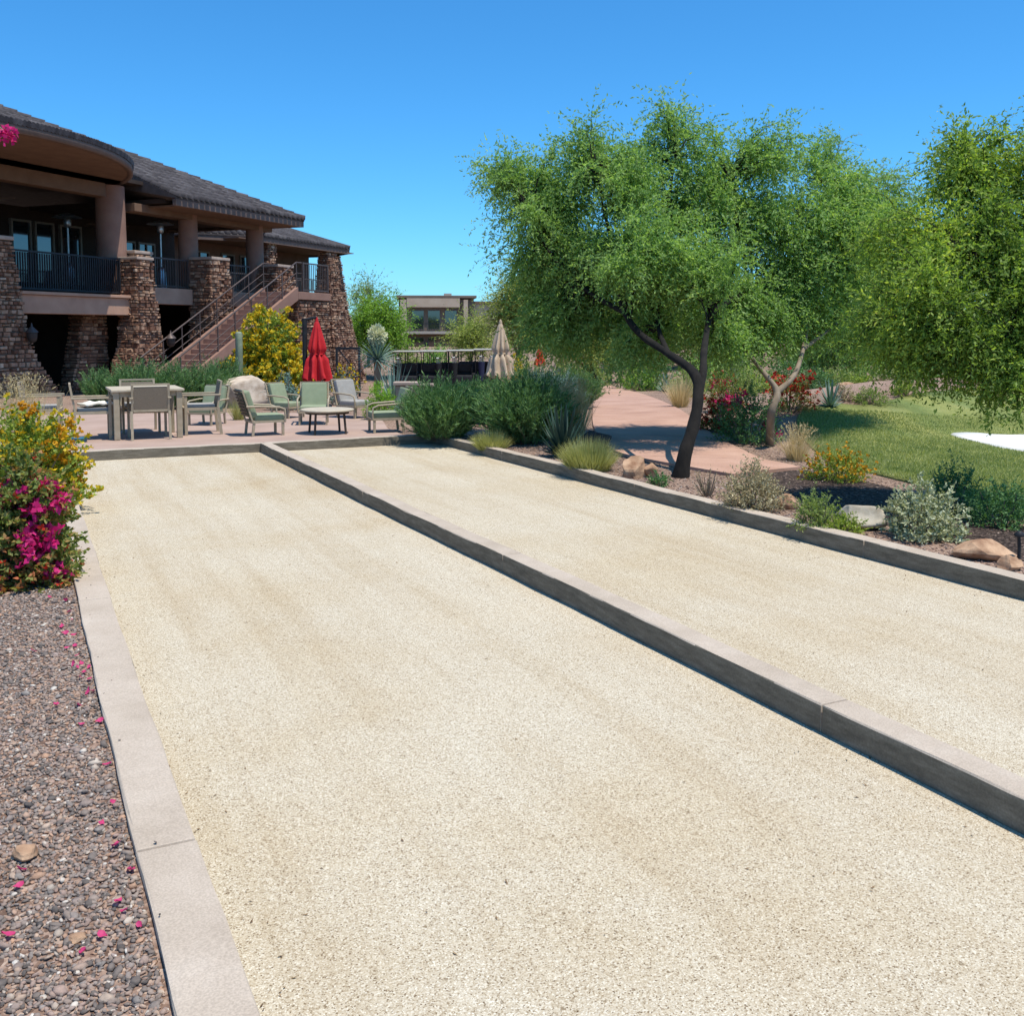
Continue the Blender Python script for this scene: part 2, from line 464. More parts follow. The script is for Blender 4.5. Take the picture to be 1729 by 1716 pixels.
class MB:
    """collects faces for ONE mesh object"""
    def __init__(self): self.v = []; self.f = []; self.sm = []
    def add(self, vs, fs, smooth=False):
        b = len(self.v)
        self.v += [tuple(p) for p in vs]
        self.f += [tuple(b + i for i in f) for f in fs]
        self.sm += [smooth] * len(fs)
        return self
    def box(self, c, s, rz=0.0, rx=0.0, ry=0.0, bev=0.0):
        hx, hy, hz = s[0] / 2, s[1] / 2, s[2] / 2
        M = Euler((rx, ry, rz)).to_matrix()
        c = Vector(c)
        if bev <= 0:
            vs = [M @ Vector((x * hx, y * hy, z * hz)) + c for z in (-1, 1) for y in (-1, 1) for x in (-1, 1)]
            fs = [(0, 2, 3, 1), (4, 5, 7, 6), (0, 1, 5, 4), (2, 6, 7, 3), (0, 4, 6, 2), (1, 3, 7, 5)]
            return self.add(vs, fs)
        bm = bmesh.new()
        bmesh.ops.create_cube(bm, size=1)
        for v in bm.verts: v.co = Vector((v.co.x * s[0], v.co.y * s[1], v.co.z * s[2]))
        bmesh.ops.bevel(bm, geom=bm.edges[:], offset=bev, segments=2, profile=.6, affect='EDGES')
        bm.verts.index_update()
        self.add([M @ v.co + c for v in bm.verts], [[v.index for v in f.verts] for f in bm.faces])
        bm.free()
        return self
    def tube(self, pts, rad, n=8, cap=True, smooth=True):
        pts = [Vector(p) for p in pts]
        if not hasattr(rad, '__len__'): rad = [rad] * len(pts)
        vs = []; fs = []
        ref = None
        for i, p in enumerate(pts):
            d = (pts[min(i + 1, len(pts) - 1)] - pts[max(i - 1, 0)])
            d = d.normalized() if d.length > 1e-9 else Vector((0, 0, 1))
            if ref is None: ref = d.orthogonal().normalized()
            ref = (ref - d * ref.dot(d))
            ref = ref.normalized() if ref.length > 1e-6 else d.orthogonal().normalized()
            q = d.cross(ref)
            for k in range(n):
                a = 2 * math.pi * k / n
                vs.append(p + (ref * math.cos(a) + q * math.sin(a)) * rad[i])
        for i in range(len(pts) - 1):
            for k in range(n):
                a = i * n + k; b = i * n + (k + 1) % n
                fs.append((a, b, b + n, a + n))
        self.add(vs, fs, smooth)
        if cap:
            self.add(vs[:n], [tuple(range(n - 1, -1, -1))])
            self.add(vs[-n:], [tuple(range(n))])
        return self
    def lathe(self, c, prof, n=16, smooth=True):
        """prof: (radius, z) from bottom to top"""
        c = Vector(c); vs = []; fs = []
        for r, z in prof:
            for k in range(n):
                a = 2 * math.pi * k / n
                vs.append(c + Vector((r * math.cos(a), r * math.sin(a), z)))
        for i in range(len(prof) - 1):
            for k in range(n):
                a = i * n + k; b = i * n + (k + 1) % n
                fs.append((a, b, b + n, a + n))
        self.add(vs, fs, smooth)
        self.add(vs[:n], [tuple(range(n - 1, -1, -1))]); self.add(vs[-n:], [tuple(range(n))])
        return self
    def prism(self, poly, z0, z1):
        n = len(poly)
        vs = [(x, y, z0) for x, y in poly] + [(x, y, z1) for x, y in poly]
        fs = [tuple(range(n - 1, -1, -1)), tuple(range(n, 2 * n))]
        fs += [(i, (i + 1) % n, n + (i + 1) % n, n + i) for i in range(n)]
        return self.add(vs, fs)
    def mesh(self, name, mat):
        me = bpy.data.meshes.new(name)
        me.from_pydata(self.v, [], self.f)
        me.polygons.foreach_set('use_smooth', self.sm)
        me.materials.append(MATS[mat])
        me.update()
        return me
    def build(self, name, mat, parent=None):
        return link(bpy.data.objects.new(name, self.mesh(name, mat)), parent)

def box(name, c, s, mat, parent=None, **kw):
    return MB().box(c, s, **kw).build(name, mat, parent)

def tube(name, pts, r, mat, parent=None, n=8):
    return MB().tube(pts, r, n).build(name, mat, parent)

# =================================================================== THE SETTING
XL0, XL1 = 0.265, 0.435      # left curb
XC0, XC1 = 2.915, 3.055      # middle curb
XR0, XR1 = 5.475, 5.615      # right curb
YE0, YE1 = 13.70, 13.85      # end curb
YS = -4.0
CH = 0.125

def grid_lines(lo, hi, step, extra):
    a = list(np.arange(lo, hi + 1e-6, step)) + list(extra)
    a += [-2500, -1200, -600, -300, -150, -80, -50, -35, 35 + 10, 60, 90, 140, 220, 400, 800, 1500, 2500]
    return sorted(set(round(float(v), 4) for v in a))
GXL = [v for v in grid_lines(-16, 44, .75, ())]
GYL = [v for v in grid_lines(-8, 50, .75, ())]

def make_ground():
    xs = sorted(set(GXL + [0.35, 5.545])); ys = sorted(set(GYL + [-3.9, 13.775]))
    X, Y = np.meshgrid(xs, ys)
    Z = gz(X, Y)
    V = np.stack([X.ravel(), Y.ravel(), Z.ravel()], 1)
    nx = len(xs); F = []
    for j in range(len(ys) - 1):
        for i in range(nx - 1):
            mx = (xs[i] + xs[i + 1]) / 2; my = (ys[j] + ys[j + 1]) / 2
            if 0.35 < mx < 5.545 and -3.9 < my < 13.775: continue
            F.append((j * nx + i, j * nx + i + 1, (j + 1) * nx + i + 1, (j + 1) * nx + i))
    o = npmesh('ground', V, F, 'granite_ground', None, True)
    tag(o, 'reddish brown granite ground around the court and plants', None, None, 'structure')
make_ground()

o = npmesh('court_sand', [(.3, -4, 0), (5.6, -4, 0), (5.6, 13.75, 0), (.3, 13.75, 0)], [(0, 1, 2, 3)], 'court_sand')
tag(o, 'pale crushed stone surface of the two bocce lanes', None, None, 'structure')

def curb(name, x0, x1, y0, y1, joints, label, along='y', cast=()):  # cast: the sides that take the darker grey concrete_inner
    """a low concrete wall cast in lengths, a narrow open joint between them"""
    root = empty(name, ((x0 + x1) / 2, (y0 + y1) / 2, 0))
    cuts = sorted(joints)
    lo, hi = (y0, y1) if along == 'y' else (x0, x1)
    ends = [lo] + [c for c in cuts if lo < c < hi] + [hi]
    for a, b in zip(ends[:-1], ends[1:]):
        a2 = a + (.004 if a != lo else 0); b2 = b - (.004 if b != hi else 0)
        L = b2 - a2
        bm = bmesh.new()
        bmesh.ops.create_cube(bm, size=1)
        sx, sy = ((x1 - x0), L) if along == 'y' else (L, (y1 - y0))
        for v in bm.verts: v.co = Vector((v.co.x * sx, v.co.y * sy, (v.co.z + .5) * (CH + .12) - .12))
        nseg = max(2, int(L / .14))
        bmesh.ops.bevel(bm, geom=[e for e in bm.edges if all(v.co.z > 0 for v in e.verts)], offset=.007, segments=2, profile=.5, affect='EDGES')
        ax = Vector((0, 1, 0)) if along == 'y' else Vector((1, 0, 0))
        for k in range(1, nseg):
            bmesh.ops.bisect_plane(bm, geom=bm.verts[:] + bm.edges[:] + bm.faces[:], plane_co=ax * (-L / 2 + L * k / nseg), plane_no=ax)
        for v in bm.verts:                          # hand-finished: never dead straight
            w = v.co.y if along == 'y' else v.co.x
            w += (a2 + b2) / 2
            j = .006 * math.sin(w * .9 + x0) + .0025 * math.sin(w * 5.3) + (random.uniform(-.0022, .0022) if v.co.z > .05 else 0)
            if along == 'y': v.co.x += j
            else: v.co.y += j
            if v.co.z > .05: v.co.z += .004 * math.sin(w * 1.3 + 1) + .0015 * math.sin(w * 6.1) - (random.random() < .04) * random.uniform(0, .006)
        me = bpy.data.meshes.new('curb_section')
        bm.normal_update()
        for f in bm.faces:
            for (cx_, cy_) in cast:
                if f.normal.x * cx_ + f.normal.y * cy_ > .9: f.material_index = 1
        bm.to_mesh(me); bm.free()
        me.materials.append(MATS['concrete']); me.materials.append(MATS['concrete_inner'])
        s = link(bpy.data.objects.new('curb_section', me), root)
        mid = (a2 + b2) / 2
        s.location = (0, mid - (y0 + y1) / 2, 0) if along == 'y' else (mid - (x0 + x1) / 2, 0, 0)
    return tag(root, label, 'curb')
js = [-.0 + 3.05 * k for k in range(-1, 5)]
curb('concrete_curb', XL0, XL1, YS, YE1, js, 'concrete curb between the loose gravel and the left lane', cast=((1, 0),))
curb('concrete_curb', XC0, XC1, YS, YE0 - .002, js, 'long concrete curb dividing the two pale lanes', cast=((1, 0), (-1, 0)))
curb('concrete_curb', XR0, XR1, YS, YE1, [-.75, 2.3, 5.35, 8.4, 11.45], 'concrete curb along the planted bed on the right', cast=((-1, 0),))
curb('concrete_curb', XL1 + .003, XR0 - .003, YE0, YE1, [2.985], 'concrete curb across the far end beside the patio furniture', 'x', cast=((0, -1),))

# ---- draped sheets: polygons given by bearings, laid on the ground
def drape(name, poly, dz, mat, label, kind='structure', thick=0.0):
    bm = bmesh.new()
    vs = [bm.verts.new((p[0], p[1], 0)) for p in poly]
    bm.faces.new(vs)
    xs = [p[0] for p in poly]; ys = [p[1] for p in poly]
    for L, ax, lo, hi in ((GXL, Vector((1, 0, 0)), min(xs), max(xs)), (GYL, Vector((0, 1, 0)), min(ys), max(ys))):
        for c in L:
            if lo < c < hi:
                bmesh.ops.bisect_plane(bm, geom=bm.verts[:] + bm.edges[:] + bm.faces[:], plane_co=ax * c, plane_no=ax)
    bmesh.ops.triangulate(bm, faces=bm.faces[:])
    for v in bm.verts: v.co.z = float(gz(v.co.x, v.co.y)) + dz
    bm.normal_update()
    if sum(f.normal.z for f in bm.faces) < 0: bmesh.ops.reverse_faces(bm, faces=bm.faces[:])
    if thick:                                   # a cut edge down into the soil
        r = bmesh.ops.extrude_edge_only(bm, edges=[e for e in bm.edges if e.is_boundary])
        for g in r['geom']:
            if isinstance(g, bmesh.types.BMVert): g.co.z -= thick
    me = bpy.data.meshes.new(name); bm.to_mesh(me); bm.free()
    me.materials.append(MATS[mat])
    for p in me.polygons: p.use_smooth = True
    o = link(bpy.data.objects.new(name, me))
    return tag(o, label, None, None, kind)

def smooth_poly(pts, it=2):
    for _ in range(it):
        q = []
        for i in range(len(pts)):
            a = Vector(pts[i]); b = Vector(pts[(i + 1) % len(pts)])
            q += [a.lerp(b, .25), a.lerp(b, .75)]
        pts = q
    return pts

# patio beyond the end of the court
PATIO = [(-4.5, 13.9), (5.1, 13.9), (5.25, 15.2), (5.9, 17.5), (4.6, 19.2), (1.0, 20.6), (-2.5, 20.0), (-6.5, 17.5)]
drape('patio', PATIO, .012, 'patio_concrete', 'pinkish concrete patio under the tables and chairs')

# golf lawn with its bunker
LAWN_PX = [(1340, 715), (1358, 693), (1400, 682), (1450, 688), (1490, 684), (1530, 669), (1600, 660), (1740, 660), (1900, 668), (2100, 730), (2050, 1010),
           (1860, 925), (1729, 880), (1650, 850), (1560, 822), (1450, 795), (1380, 770)]
LAWN = smooth_poly([gnd(*p).xy for p in LAWN_PX], 2)
drape('lawn', LAWN, .03, 'lawn_grass', 'mown green golf lawn rolling away on the right', thick=.06)
BUNK = smooth_poly([gnd(*p).xy for p in [(1600, 736), (1640, 734), (1690, 739), (1740, 738), (1860, 742), (1860, 792), (1740, 769), (1700, 763), (1650, 750), (1620, 744)]], 1)
drape('bunker', BUNK, .046, 'bunker_sand', 'white sand bunker in the golf lawn', thick=.03)

# dark brown sheet standing in for the shade around the shrubs by the path
SHADE_POLY = smooth_poly([gnd(*p).xy for p in [(1255, 808), (1350, 792), (1400, 802), (1470, 815), (1560, 840), (1650, 868), (1780, 905), (1800, 968), (1690, 938), (1560, 905), (1420, 866), (1310, 838)]], 2)
drape('shade_sheet', SHADE_POLY, .006, 'shaded_ground', 'dark ground sheet with painted shade under the shrubs beside the path')

# winding path cast in slabs
PATH_PX = [((990, 641), (1030, 636)), ((1008, 656), (1037, 654)), ((1002, 672), (1082, 666)), ((1001, 690), (1132, 686)), ((1003, 725), (1186, 724)), ((1040, 766), (1278, 775)),
           ((1150, 790), (1318, 785)), ((1240, 806), (1352, 793))]
def make_path():
    L = [gnd(*a).xy for a, b in PATH_PX]; Rr = [gnd(*b).xy for a, b in PATH_PX]
    def spline(P):
        out = []
        for i in range(len(P) - 1):
            p0 = P[max(i - 1, 0)]; p1 = P[i]; p2 = P[i + 1]; p3 = P[min(i + 2, len(P) - 1)]
            for k in range(12):
                t = k / 12
                out.append(.5 * ((2 * p1) + (p2 - p0) * t + (2 * p0 - 5 * p1 + 4 * p2 - p3) * t * t + (3 * p1 - p0 - 3 * p2 + p3) * t ** 3))
        return out + [P[-1]]
    L = spline(L); Rr = spline(Rr)
    V = []; F = []
    for a, b in zip(L, Rr):
        for p in (a, b): V.append((p.x, p.y, float(gz(p.x, p.y)) + .004))
    for i in range(len(L) - 1): F.append((2 * i, 2 * i + 1, 2 * i + 3, 2 * i + 2))
    root = npmesh('path', V, F, 'granite_ground')
    tag(root, 'winding terracotta concrete path behind the trees', None, None, 'structure')
    acc = [0]
    for i in range(1, len(L)):
        acc.append(acc[-1] + ((L[i] - L[i - 1]).length + (Rr[i] - Rr[i - 1]).length) / 2)
    n = int(acc[-1] / 1.25)
    def samp(P, d):
        d = min(max(d, 0), acc[-1] - 1e-4)
        i = max(k for k in range(len(acc)) if acc[k] <= d)
        t = (d - acc[i]) / max(acc[i + 1] - acc[i], 1e-6)
        return P[i].lerp(P[i + 1], t)
    for k in range(n):
        d0 = acc[-1] * k / n + .006; d1 = acc[-1] * (k + 1) / n - .006
        mb = MB(); vs = []
        for j in range(4):
            d = d0 + (d1 - d0) * j / 3
            a = samp(L, d); b = samp(Rr, d)
            for p in (a, a.lerp(b, .5), b):
                vs.append((p.x, p.y, float(gz(p.x, p.y)) + .034))
        low = [(x, y, z - .06) for x, y, z in vs]
        q = []
        for j in range(3):
            for i in range(2):
                q.append((j * 3 + i, j * 3 + i + 1, j * 3 + i + 4, j * 3 + i + 3))
        rim = [0, 1, 2, 5, 8, 11, 10, 9, 6, 3]
        q += [(rim[i], 12 + rim[i], 12 + rim[(i + 1) % 10], rim[(i + 1) % 10]) for i in range(10)]
        mb.add(vs + low, q)
        mb.build('path_slab', 'path_concrete', root)
make_path()

# ---- loose stones -------------------------------------------------------------------
_ico = bmesh.new(); bmesh.ops.create_icosphere(_ico, subdivisions=1, radius=1)
ICO_V = np.array([v.co[:] for v in _ico.verts]); ICO_F = np.array([[v.index for v in f.verts] for f in _ico.faces]); _ico.free()
OCT_V = np.array([(1, 0, 0), (0, 1, 0), (-1, 0, 0), (0, -1, 0), (0, 0, 1), (0, 0, -1)], float)
OCT_F = np.array([(0, 1, 4), (1, 2, 4), (2, 3, 4), (3, 0, 4), (1, 0, 5), (2, 1, 5), (3, 2, 5), (0, 3, 5)])

def rand_rot(n, r):
    q = r.normal(size=(n, 4)); q /= np.linalg.norm(q, axis=1)[:, None]
    w, x, y, z = q.T
    return np.stack([np.stack([1 - 2 * (y * y + z * z), 2 * (x * y - z * w), 2 * (x * z + y * w)], -1),
                     np.stack([2 * (x * y + z * w), 1 - 2 * (x * x + z * z), 2 * (y * z - x * w)], -1),
                     np.stack([2 * (x * z - y * w), 2 * (y * z + x * w), 1 - 2 * (x * x + y * y)], -1)], 1)

def scatter(name, P, size, V0, F0, mat, label, flat=.6):
    n = len(P)
    M = rand_rot(n, rng)
    jit = 1 + rng.uniform(-.28, .28, (n, len(V0), 1))
    S = size[:, None, None] * np.stack([rng.uniform(.8, 1.3, n), rng.uniform(.6, 1.0, n), rng.uniform(.35, .75, n)], 1)[:, None, :]
    V = np.einsum('nij,nvj->nvi', M, V0[None] * jit * S)
    V[:, :, 2] *= flat
    V += P[:, None, :]
    F = (F0[None] + (np.arange(n) * len(V0))[:, None, None]).reshape(-1, 3)
    o = npmesh(name, V.reshape(-1, 3), F, mat)
    return tag(o, label, None, None, 'stuff')

def left_gravel():
    n = 32000
    y = np.concatenate([1.5 + 7.0 * rng.random(n) ** 1.25, rng.uniform(.5, 11, 9000)])
    x = np.concatenate([.262 - .62 * rng.random(n), .262 - .6 - 1.6 * rng.random(9000)])
    s = rng.uniform(.0045, .0115, len(x)) * (1 + (rng.random(len(x)) > .95) * rng.uniform(.3, 1.1, len(x)))
    x = np.minimum(x, .262 - s)
    z = gz(x, y) + s * .32
    k = 16                                        # a few kicked up onto the curb
    x = np.concatenate([x, rng.uniform(.275, .36, k)]); y = np.concatenate([y, rng.uniform(2, 9, k)]); s = np.concatenate([s, rng.uniform(.003, .007, k)]); z = np.concatenate([z, np.full(k, .128)])
    scatter('gravel', np.stack([x, y, z], 1), s, ICO_V[:, :], ICO_F, 'gravel_stones', 'loose multicoloured gravel beside the left curb', .66)
left_gravel()

def right_chips():
    n = 13000
    y = 2.5 + 12 * rng.random(n)
    x = 5.63 + 3.6 * rng.random(n) ** 1.5
    s = rng.uniform(.008, .02, n)
    P = np.stack([x, y, gz(x, y) + s * .1], 1)
    scatter('granite_chips', P, s, OCT_V, OCT_F, 'granite_chips', 'small brown granite chips covering the bed on the right')
right_chips()

def lawn_turf():
    """short blades standing on the near part of the lawn"""
    poly = np.array([(p[0], p[1]) for p in LAWN])
    n = 260000
    lo = poly.min(0); hi = poly.max(0)
    hi = np.minimum(hi, [22, 15])
    x = rng.uniform(lo[0], hi[0], n); y = rng.uniform(lo[1], hi[1], n)
    inside = np.zeros(n, bool)
    j = len(poly) - 1
    for i in range(len(poly)):
        xi, yi = poly[i]; xj, yj = poly[j]
        c = ((yi > y) != (yj > y)) & (x < (xj - xi) * (y - yi) / (yj - yi + 1e-12) + xi)
        inside ^= c; j = i
    x, y = x[inside], y[inside]
    d = x * math.sin(PHI) + y * math.cos(PHI); lat = x * math.cos(PHI) - y * math.sin(PHI)
    bp = np.array([(p[0], p[1]) for p in BUNK]); ins = np.zeros(len(x), bool); j = len(bp) - 1
    for i in range(len(bp)):
        xi, yi = bp[i]; xj, yj = bp[j]
        ins ^= ((yi > y) != (yj > y)) & (x < (xj - xi) * (y - yi) / (yj - yi + 1e-12) + xi); j = i
    k = (lat < d * .53 + .4) & (d < 17) & ~ins
    x, y = x[k][:90000], y[k][:90000]
    n = len(x)
    z = gz(x, y) + .028
    a = rng.uniform(0, 6.283, n); h = rng.uniform(.022, .045, n); w = .006
    B = np.stack([x, y, z], 1)
    side = np.stack([np.cos(a), np.sin(a), 0 * a], 1) * w
    tip = B + np.stack([rng.normal(0, .014, n), rng.normal(0, .014, n), h], 1)
    V = np.stack([B - side, B + side, tip], 1).reshape(-1, 3)
    o = npmesh('lawn_turf', V, np.arange(3 * n).reshape(-1, 3), 'turf_blade')
    tag(o, 'short blades of mown grass on the lawn', None, None, 'stuff')
lawn_turf()

def litter():
    """dry leaflets and seed husks blown over the court"""
    n = 420
    x = np.concatenate([rng.uniform(.45, 5.4, n), rng.uniform(.44, .6, 90), 2.905 - rng.random(120) ** 2 * .25, 5.46 - rng.random(160) ** 2 * .5])
    y = np.concatenate([2.0 + 11.5 * rng.random(n), rng.uniform(2, 9, 90), rng.uniform(1.5, 13, 120), rng.uniform(3.5, 13.3, 160)])
    m = len(x)
    s = rng.uniform(.004, .011, m)
    a = rng.uniform(0, 6.283, m)
    d = np.stack([np.cos(a), np.sin(a), rng.uniform(-.1, .5, m)], 1); q = np.stack([-np.sin(a), np.cos(a), rng.uniform(-.3, .3, m)], 1)
    P = np.stack([x, y, np.full(m, .003)], 1)
    V = np.stack([P - d * s[:, None] * .9, P + q * s[:, None] * .35, P + d * s[:, None] * .9 + np.array([0, 0, .003]), P - q * s[:, None] * .35], 1).reshape(-1, 3)
    o = npmesh('leaf_litter', V, np.arange(4 * m).reshape(-1, 4), 'leaf_litter')
    tag(o, 'dry leaflets and husks scattered over the pale court', None, None, 'stuff')
litter()

# =================================================================== CLUBHOUSE
# local frame: x along the front (going away), y into the building, z up (world height)
CO = Vector((*cw(-11.8, 32.0), 0))
CANG = math.pi / 2 - (PHI + R(21))
club = empty('clubhouse', CO, CANG)
tag(club, 'two storey stone clubhouse with brown tiled hip roof and covered terrace', 'building')
ZB, ZD, ZS = -0.45, 3.05, 5.72       # footing, deck, soffit
HP = 0.45                            # roof pitch

_var = []
def stone_variant(i):
    while len(_var) < 6:
        mb = MB()
        r = np.random.default_rng(100 + len(_var))
        vs = []
        for z in (-.5, .5):
            for y in (-.5, .5):
                for x in (-.5, .5):
                    sh = .80 if y < 0 else 1.0
                    vs.append((x * sh + r.uniform(-.07, .07), y + r.uniform(-.12, .12), z * sh + r.uniform(-.09, .09)))
        mb.add(vs, [(0, 2, 3, 1), (4, 5, 7, 6), (0, 1, 5, 4), (2, 6, 7, 3), (0, 4, 6, 2), (1, 3, 7, 5)])
        _var.append((vs, mb.f, mb.mesh('stone', 'stone_piece')))
    return _var[i % 6]

def stones_on(parent, rect, z0, z1, faces, each=False, hmin=.06, hmax=.15, smax=.55):
    """lay irregular stones over the faces of a tapering pier; rect(z) -> s0,s1,t0,t1"""
    mb = MB()
    nd_ = 0
    z = z0
    while z < z1 - .04:
        h = min(random.uniform(hmin, hmax), z1 - z)
        zc = z + h / 2
        s0, s1, t0, t1 = rect(zc)
        for fc in faces:
            if fc == 'f': a, b, fx, ang = s0, s1, t0, 0.0
            elif fc == 'r': a, b, fx, ang = t0, t1, s1, math.pi / 2
            elif fc == 'l': a, b, fx, ang = t0, t1, s0, -math.pi / 2
            p = a - random.uniform(0, .05)
            while p < b - .02:
                w = min(random.uniform(.10, smax * .8), b + .04 - p)
                if w < .06: break
                c = p + w / 2
                dep = random.uniform(.08, .19)
                off = random.uniform(-.035, .02)
                if fc == 'f': pos = Vector((c, fx + off, zc))
                elif fc == 'r': pos = Vector((fx - off, c, zc))
                else: pos = Vector((fx + off, c, zc))
                hh = h * random.choice((.55, .8, .95, 1.0, 1.12)) - .01
                M = Matrix.LocRotScale(pos, Euler((0, random.uniform(-.06, .06), ang + random.uniform(-.07, .07))), Vector((w - .018, dep, hh)))
                vs, fs, me = stone_variant(random.randrange(6))
                nd_ += 1
                if each and nd_ <= 300:
                    o = bpy.data.objects.new('stone', me)
                    link(o, parent)
                    o.matrix_basis = M
                else:
                    mb.add([M @ Vector(v) for v in vs], fs)
                p += w
        z += h
    if mb.v:
        o = mb.build('stone_cladding', 'stone_cladding', parent)
        o['kind'] = 'stuff'

def pier(name, prof, faces='frl', cap=None, each=False, smax=.5):
    """prof: list of (z, s0, s1, t0, t1), bottom to top"""
    zs = [p[0] for p in prof]
    def rect(z):
        return [float(np.interp(z, zs, [p[k] for p in prof])) for k in (1, 2, 3, 4)]
    mb = MB()
    n = 14
    vs = []
    for i in range(n + 1):
        z = zs[0] + (zs[-1] - zs[0]) * i / n
        s0, s1, t0, t1 = rect(z)
        vs += [(s0, t0, z), (s1, t0, z), (s1, t1, z), (s0, t1, z)]
    fs = [(0, 3, 2, 1), (4 * n, 4 * n + 1, 4 * n + 2, 4 * n + 3)]
    for i in range(n):
        for k in range(4):
            a = 4 * i + k; b = 4 * i + (k + 1) % 4
            fs.append((a, b, b + 4, a + 4))
    mb.add(vs, fs)
    o = mb.build(name, 'mortar', club)
    stones_on(o, rect, zs[0] + .02, zs[-1] - .01, faces, each, smax=smax)
    if cap:
        s0, s1, t0, t1 = rect(zs[-1])
        MB().box(((s0 + s1) / 2, (t0 + t1) / 2, zs[-1] + cap / 2), (s1 - s0 + .16, t1 - t0 + .16, cap), bev=.02).build('cap', 'cap_stone', o)
    return o

# near buttress at the left of the picture, sweeping out towards the ground
pier('buttress', [(ZB, -6.7, -3.6, -.55, .8), (.1, -6.65, -4.0, -.5, .8), (.7, -6.6, -4.45, -.42, .75), (1.5, -6.55, -4.75, -.34, .7), (2.6, -6.5, -4.88, -.3, .6), (3.3, -6.45, -4.98, -.26, .5), (4.05, -6.4, -5.1, -.22, .44)],
     'fl', .11, each=True, smax=.36)
# pier one with its outswept foot and the taller pier behind it
pier('pier', [(ZB, -1.25, .62, -.55, .35), (.3, -.95, .6, -.5, .35), (1.2, -.55, .5, -.42, .33), (2.2, -.46, .4, -.38, .32), (3.85, -.4, .2, -.32, .3)], 'fl', .09, smax=.42)
pier('pier', [(ZB, .35, 1.25, .36, 1.1), (4.1, .28, .98, .36, 1.0)], 'fl', .1, smax=.42)
pier('pier', [(ZB, 3.1, 4.35, -.45, .6), (1.5, 3.12, 4.25, -.42, .55), (3.1, 3.15, 4.15, -.4, .5), (4.08, 3.2, 4.05, -.36, .46)], 'fl', .1, smax=.42)
pier('pier', [(ZB, 6.95, 8.5, -.6, .6), (2.4, 7.0, 8.35, -.5, .55), (3.3, 7.08, 8.2, -.42, .5), (4.06, 7.15, 8.05, -.36, .46)], 'fl', .1, smax=.42)
# red stone return wall beside the dark opening
pier('return_wall', [(ZB, -1.9, -.4, 1.0, 1.5), (.4, -1.65, -.4, 1.0, 1.5), (1.6, -1.35, -.4, 1.0, 1.5), (2.2, -1.3, -.4, 1.0, 1.5)], 'fl', smax=.6)

# columns of the terrace
def column(s, t, r, z1, zb=ZD):
    MB().lathe((s, t, 0), [(r * 1.03, zb), (r * 1.03, zb + .12), (r, zb + .2), (r * .985, (zb + z1) / 2), (r * .95, z1)], 24).build('column', 'stucco_column', club)
column(-.05, .98, .46, 6.2)
column(1.0, 1.75, .22, 6.0)
column(3.45, .8, .34, ZS)
column(7.35, .8, .34, ZS)

# decks, beams, ceilings and walls
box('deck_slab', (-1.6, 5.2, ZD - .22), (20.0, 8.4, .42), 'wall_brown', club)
MB().box((1.9, .55, 2.79), (2.2, .5, .54), bev=.02).build('deck_beam', 'stucco_beam', club)
MB().box((5.45, .55, 2.79), (2.3, .5, .54), bev=.02).build('deck_beam', 'stucco_beam', club)
bl = MB().box((-2.65, .2, 2.38), (4.6, .55, .52), bev=.02).build('deck_beam', 'stucco_beam', club)
MB().box((-2.65, .17, 2.69), (4.65, .66, .09), bev=.015).build('ledge', 'stucco_beam', bl)
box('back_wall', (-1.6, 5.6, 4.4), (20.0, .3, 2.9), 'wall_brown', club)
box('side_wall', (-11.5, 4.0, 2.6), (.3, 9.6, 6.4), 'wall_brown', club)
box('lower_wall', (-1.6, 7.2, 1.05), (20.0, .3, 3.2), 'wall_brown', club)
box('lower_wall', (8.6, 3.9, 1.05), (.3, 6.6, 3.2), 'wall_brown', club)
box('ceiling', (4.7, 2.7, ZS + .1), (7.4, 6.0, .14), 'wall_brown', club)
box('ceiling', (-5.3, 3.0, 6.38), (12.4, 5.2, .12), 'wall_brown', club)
# the header over the left bay and over the right bays
MB().box((-5.3, .95, 6.02), (9.6, .45, .42), bev=.02).build('header_beam', 'soffit', club)
MB().box((4.3, .8, 5.60), (7.6, .6, .26), bev=.015).build('header_beam', 'soffit', club)

# doors and windows in the terrace wall
def window(s, z0, w, h, t=5.4, nx=1, nz=1, frame='window_frame', name='window'):
    fr = MB(); b = .07
    for sx in (-1, 1): fr.box((s + sx * (w / 2 - b / 2), t, z0 + h / 2), (b, .12, h))
    for zz in (z0 + b / 2, z0 + h - b / 2): fr.box((s, t - .002, zz), (w - 2 * b, .116, b))
    for i in range(1, nx): fr.box((s - w / 2 + w * i / nx, t - .004, z0 + h / 2), (.045, .1, h - 2 * b))
    for i in range(1, nz): fr.box((s, t - .006, z0 + h * i / nz), (w - 2 * b, .09, .045))
    o = fr.build(name, frame, club)
    for i in range(nx):
        for k in range(nz):
            box('pane', (s - w / 2 + w * (i + .5) / nx, t + .01, z0 + h * (k + .5) / nz), (w / nx - .05, .02, h / nz - .05), 'window_glass', o)
    return o
window(.55, ZD + .05, .85, 2.3)
window(1.55, ZD + .05, .85, 2.3)
window(2.75, ZD + .05, 1.0, 2.3)
window(5.55, ZD + .05, .95, 2.0, nx=1)
window(6.65, ZD + .05, .95, 2.0, nx=2)
window(-2.2, ZD + .05, 1.3, 2.1)

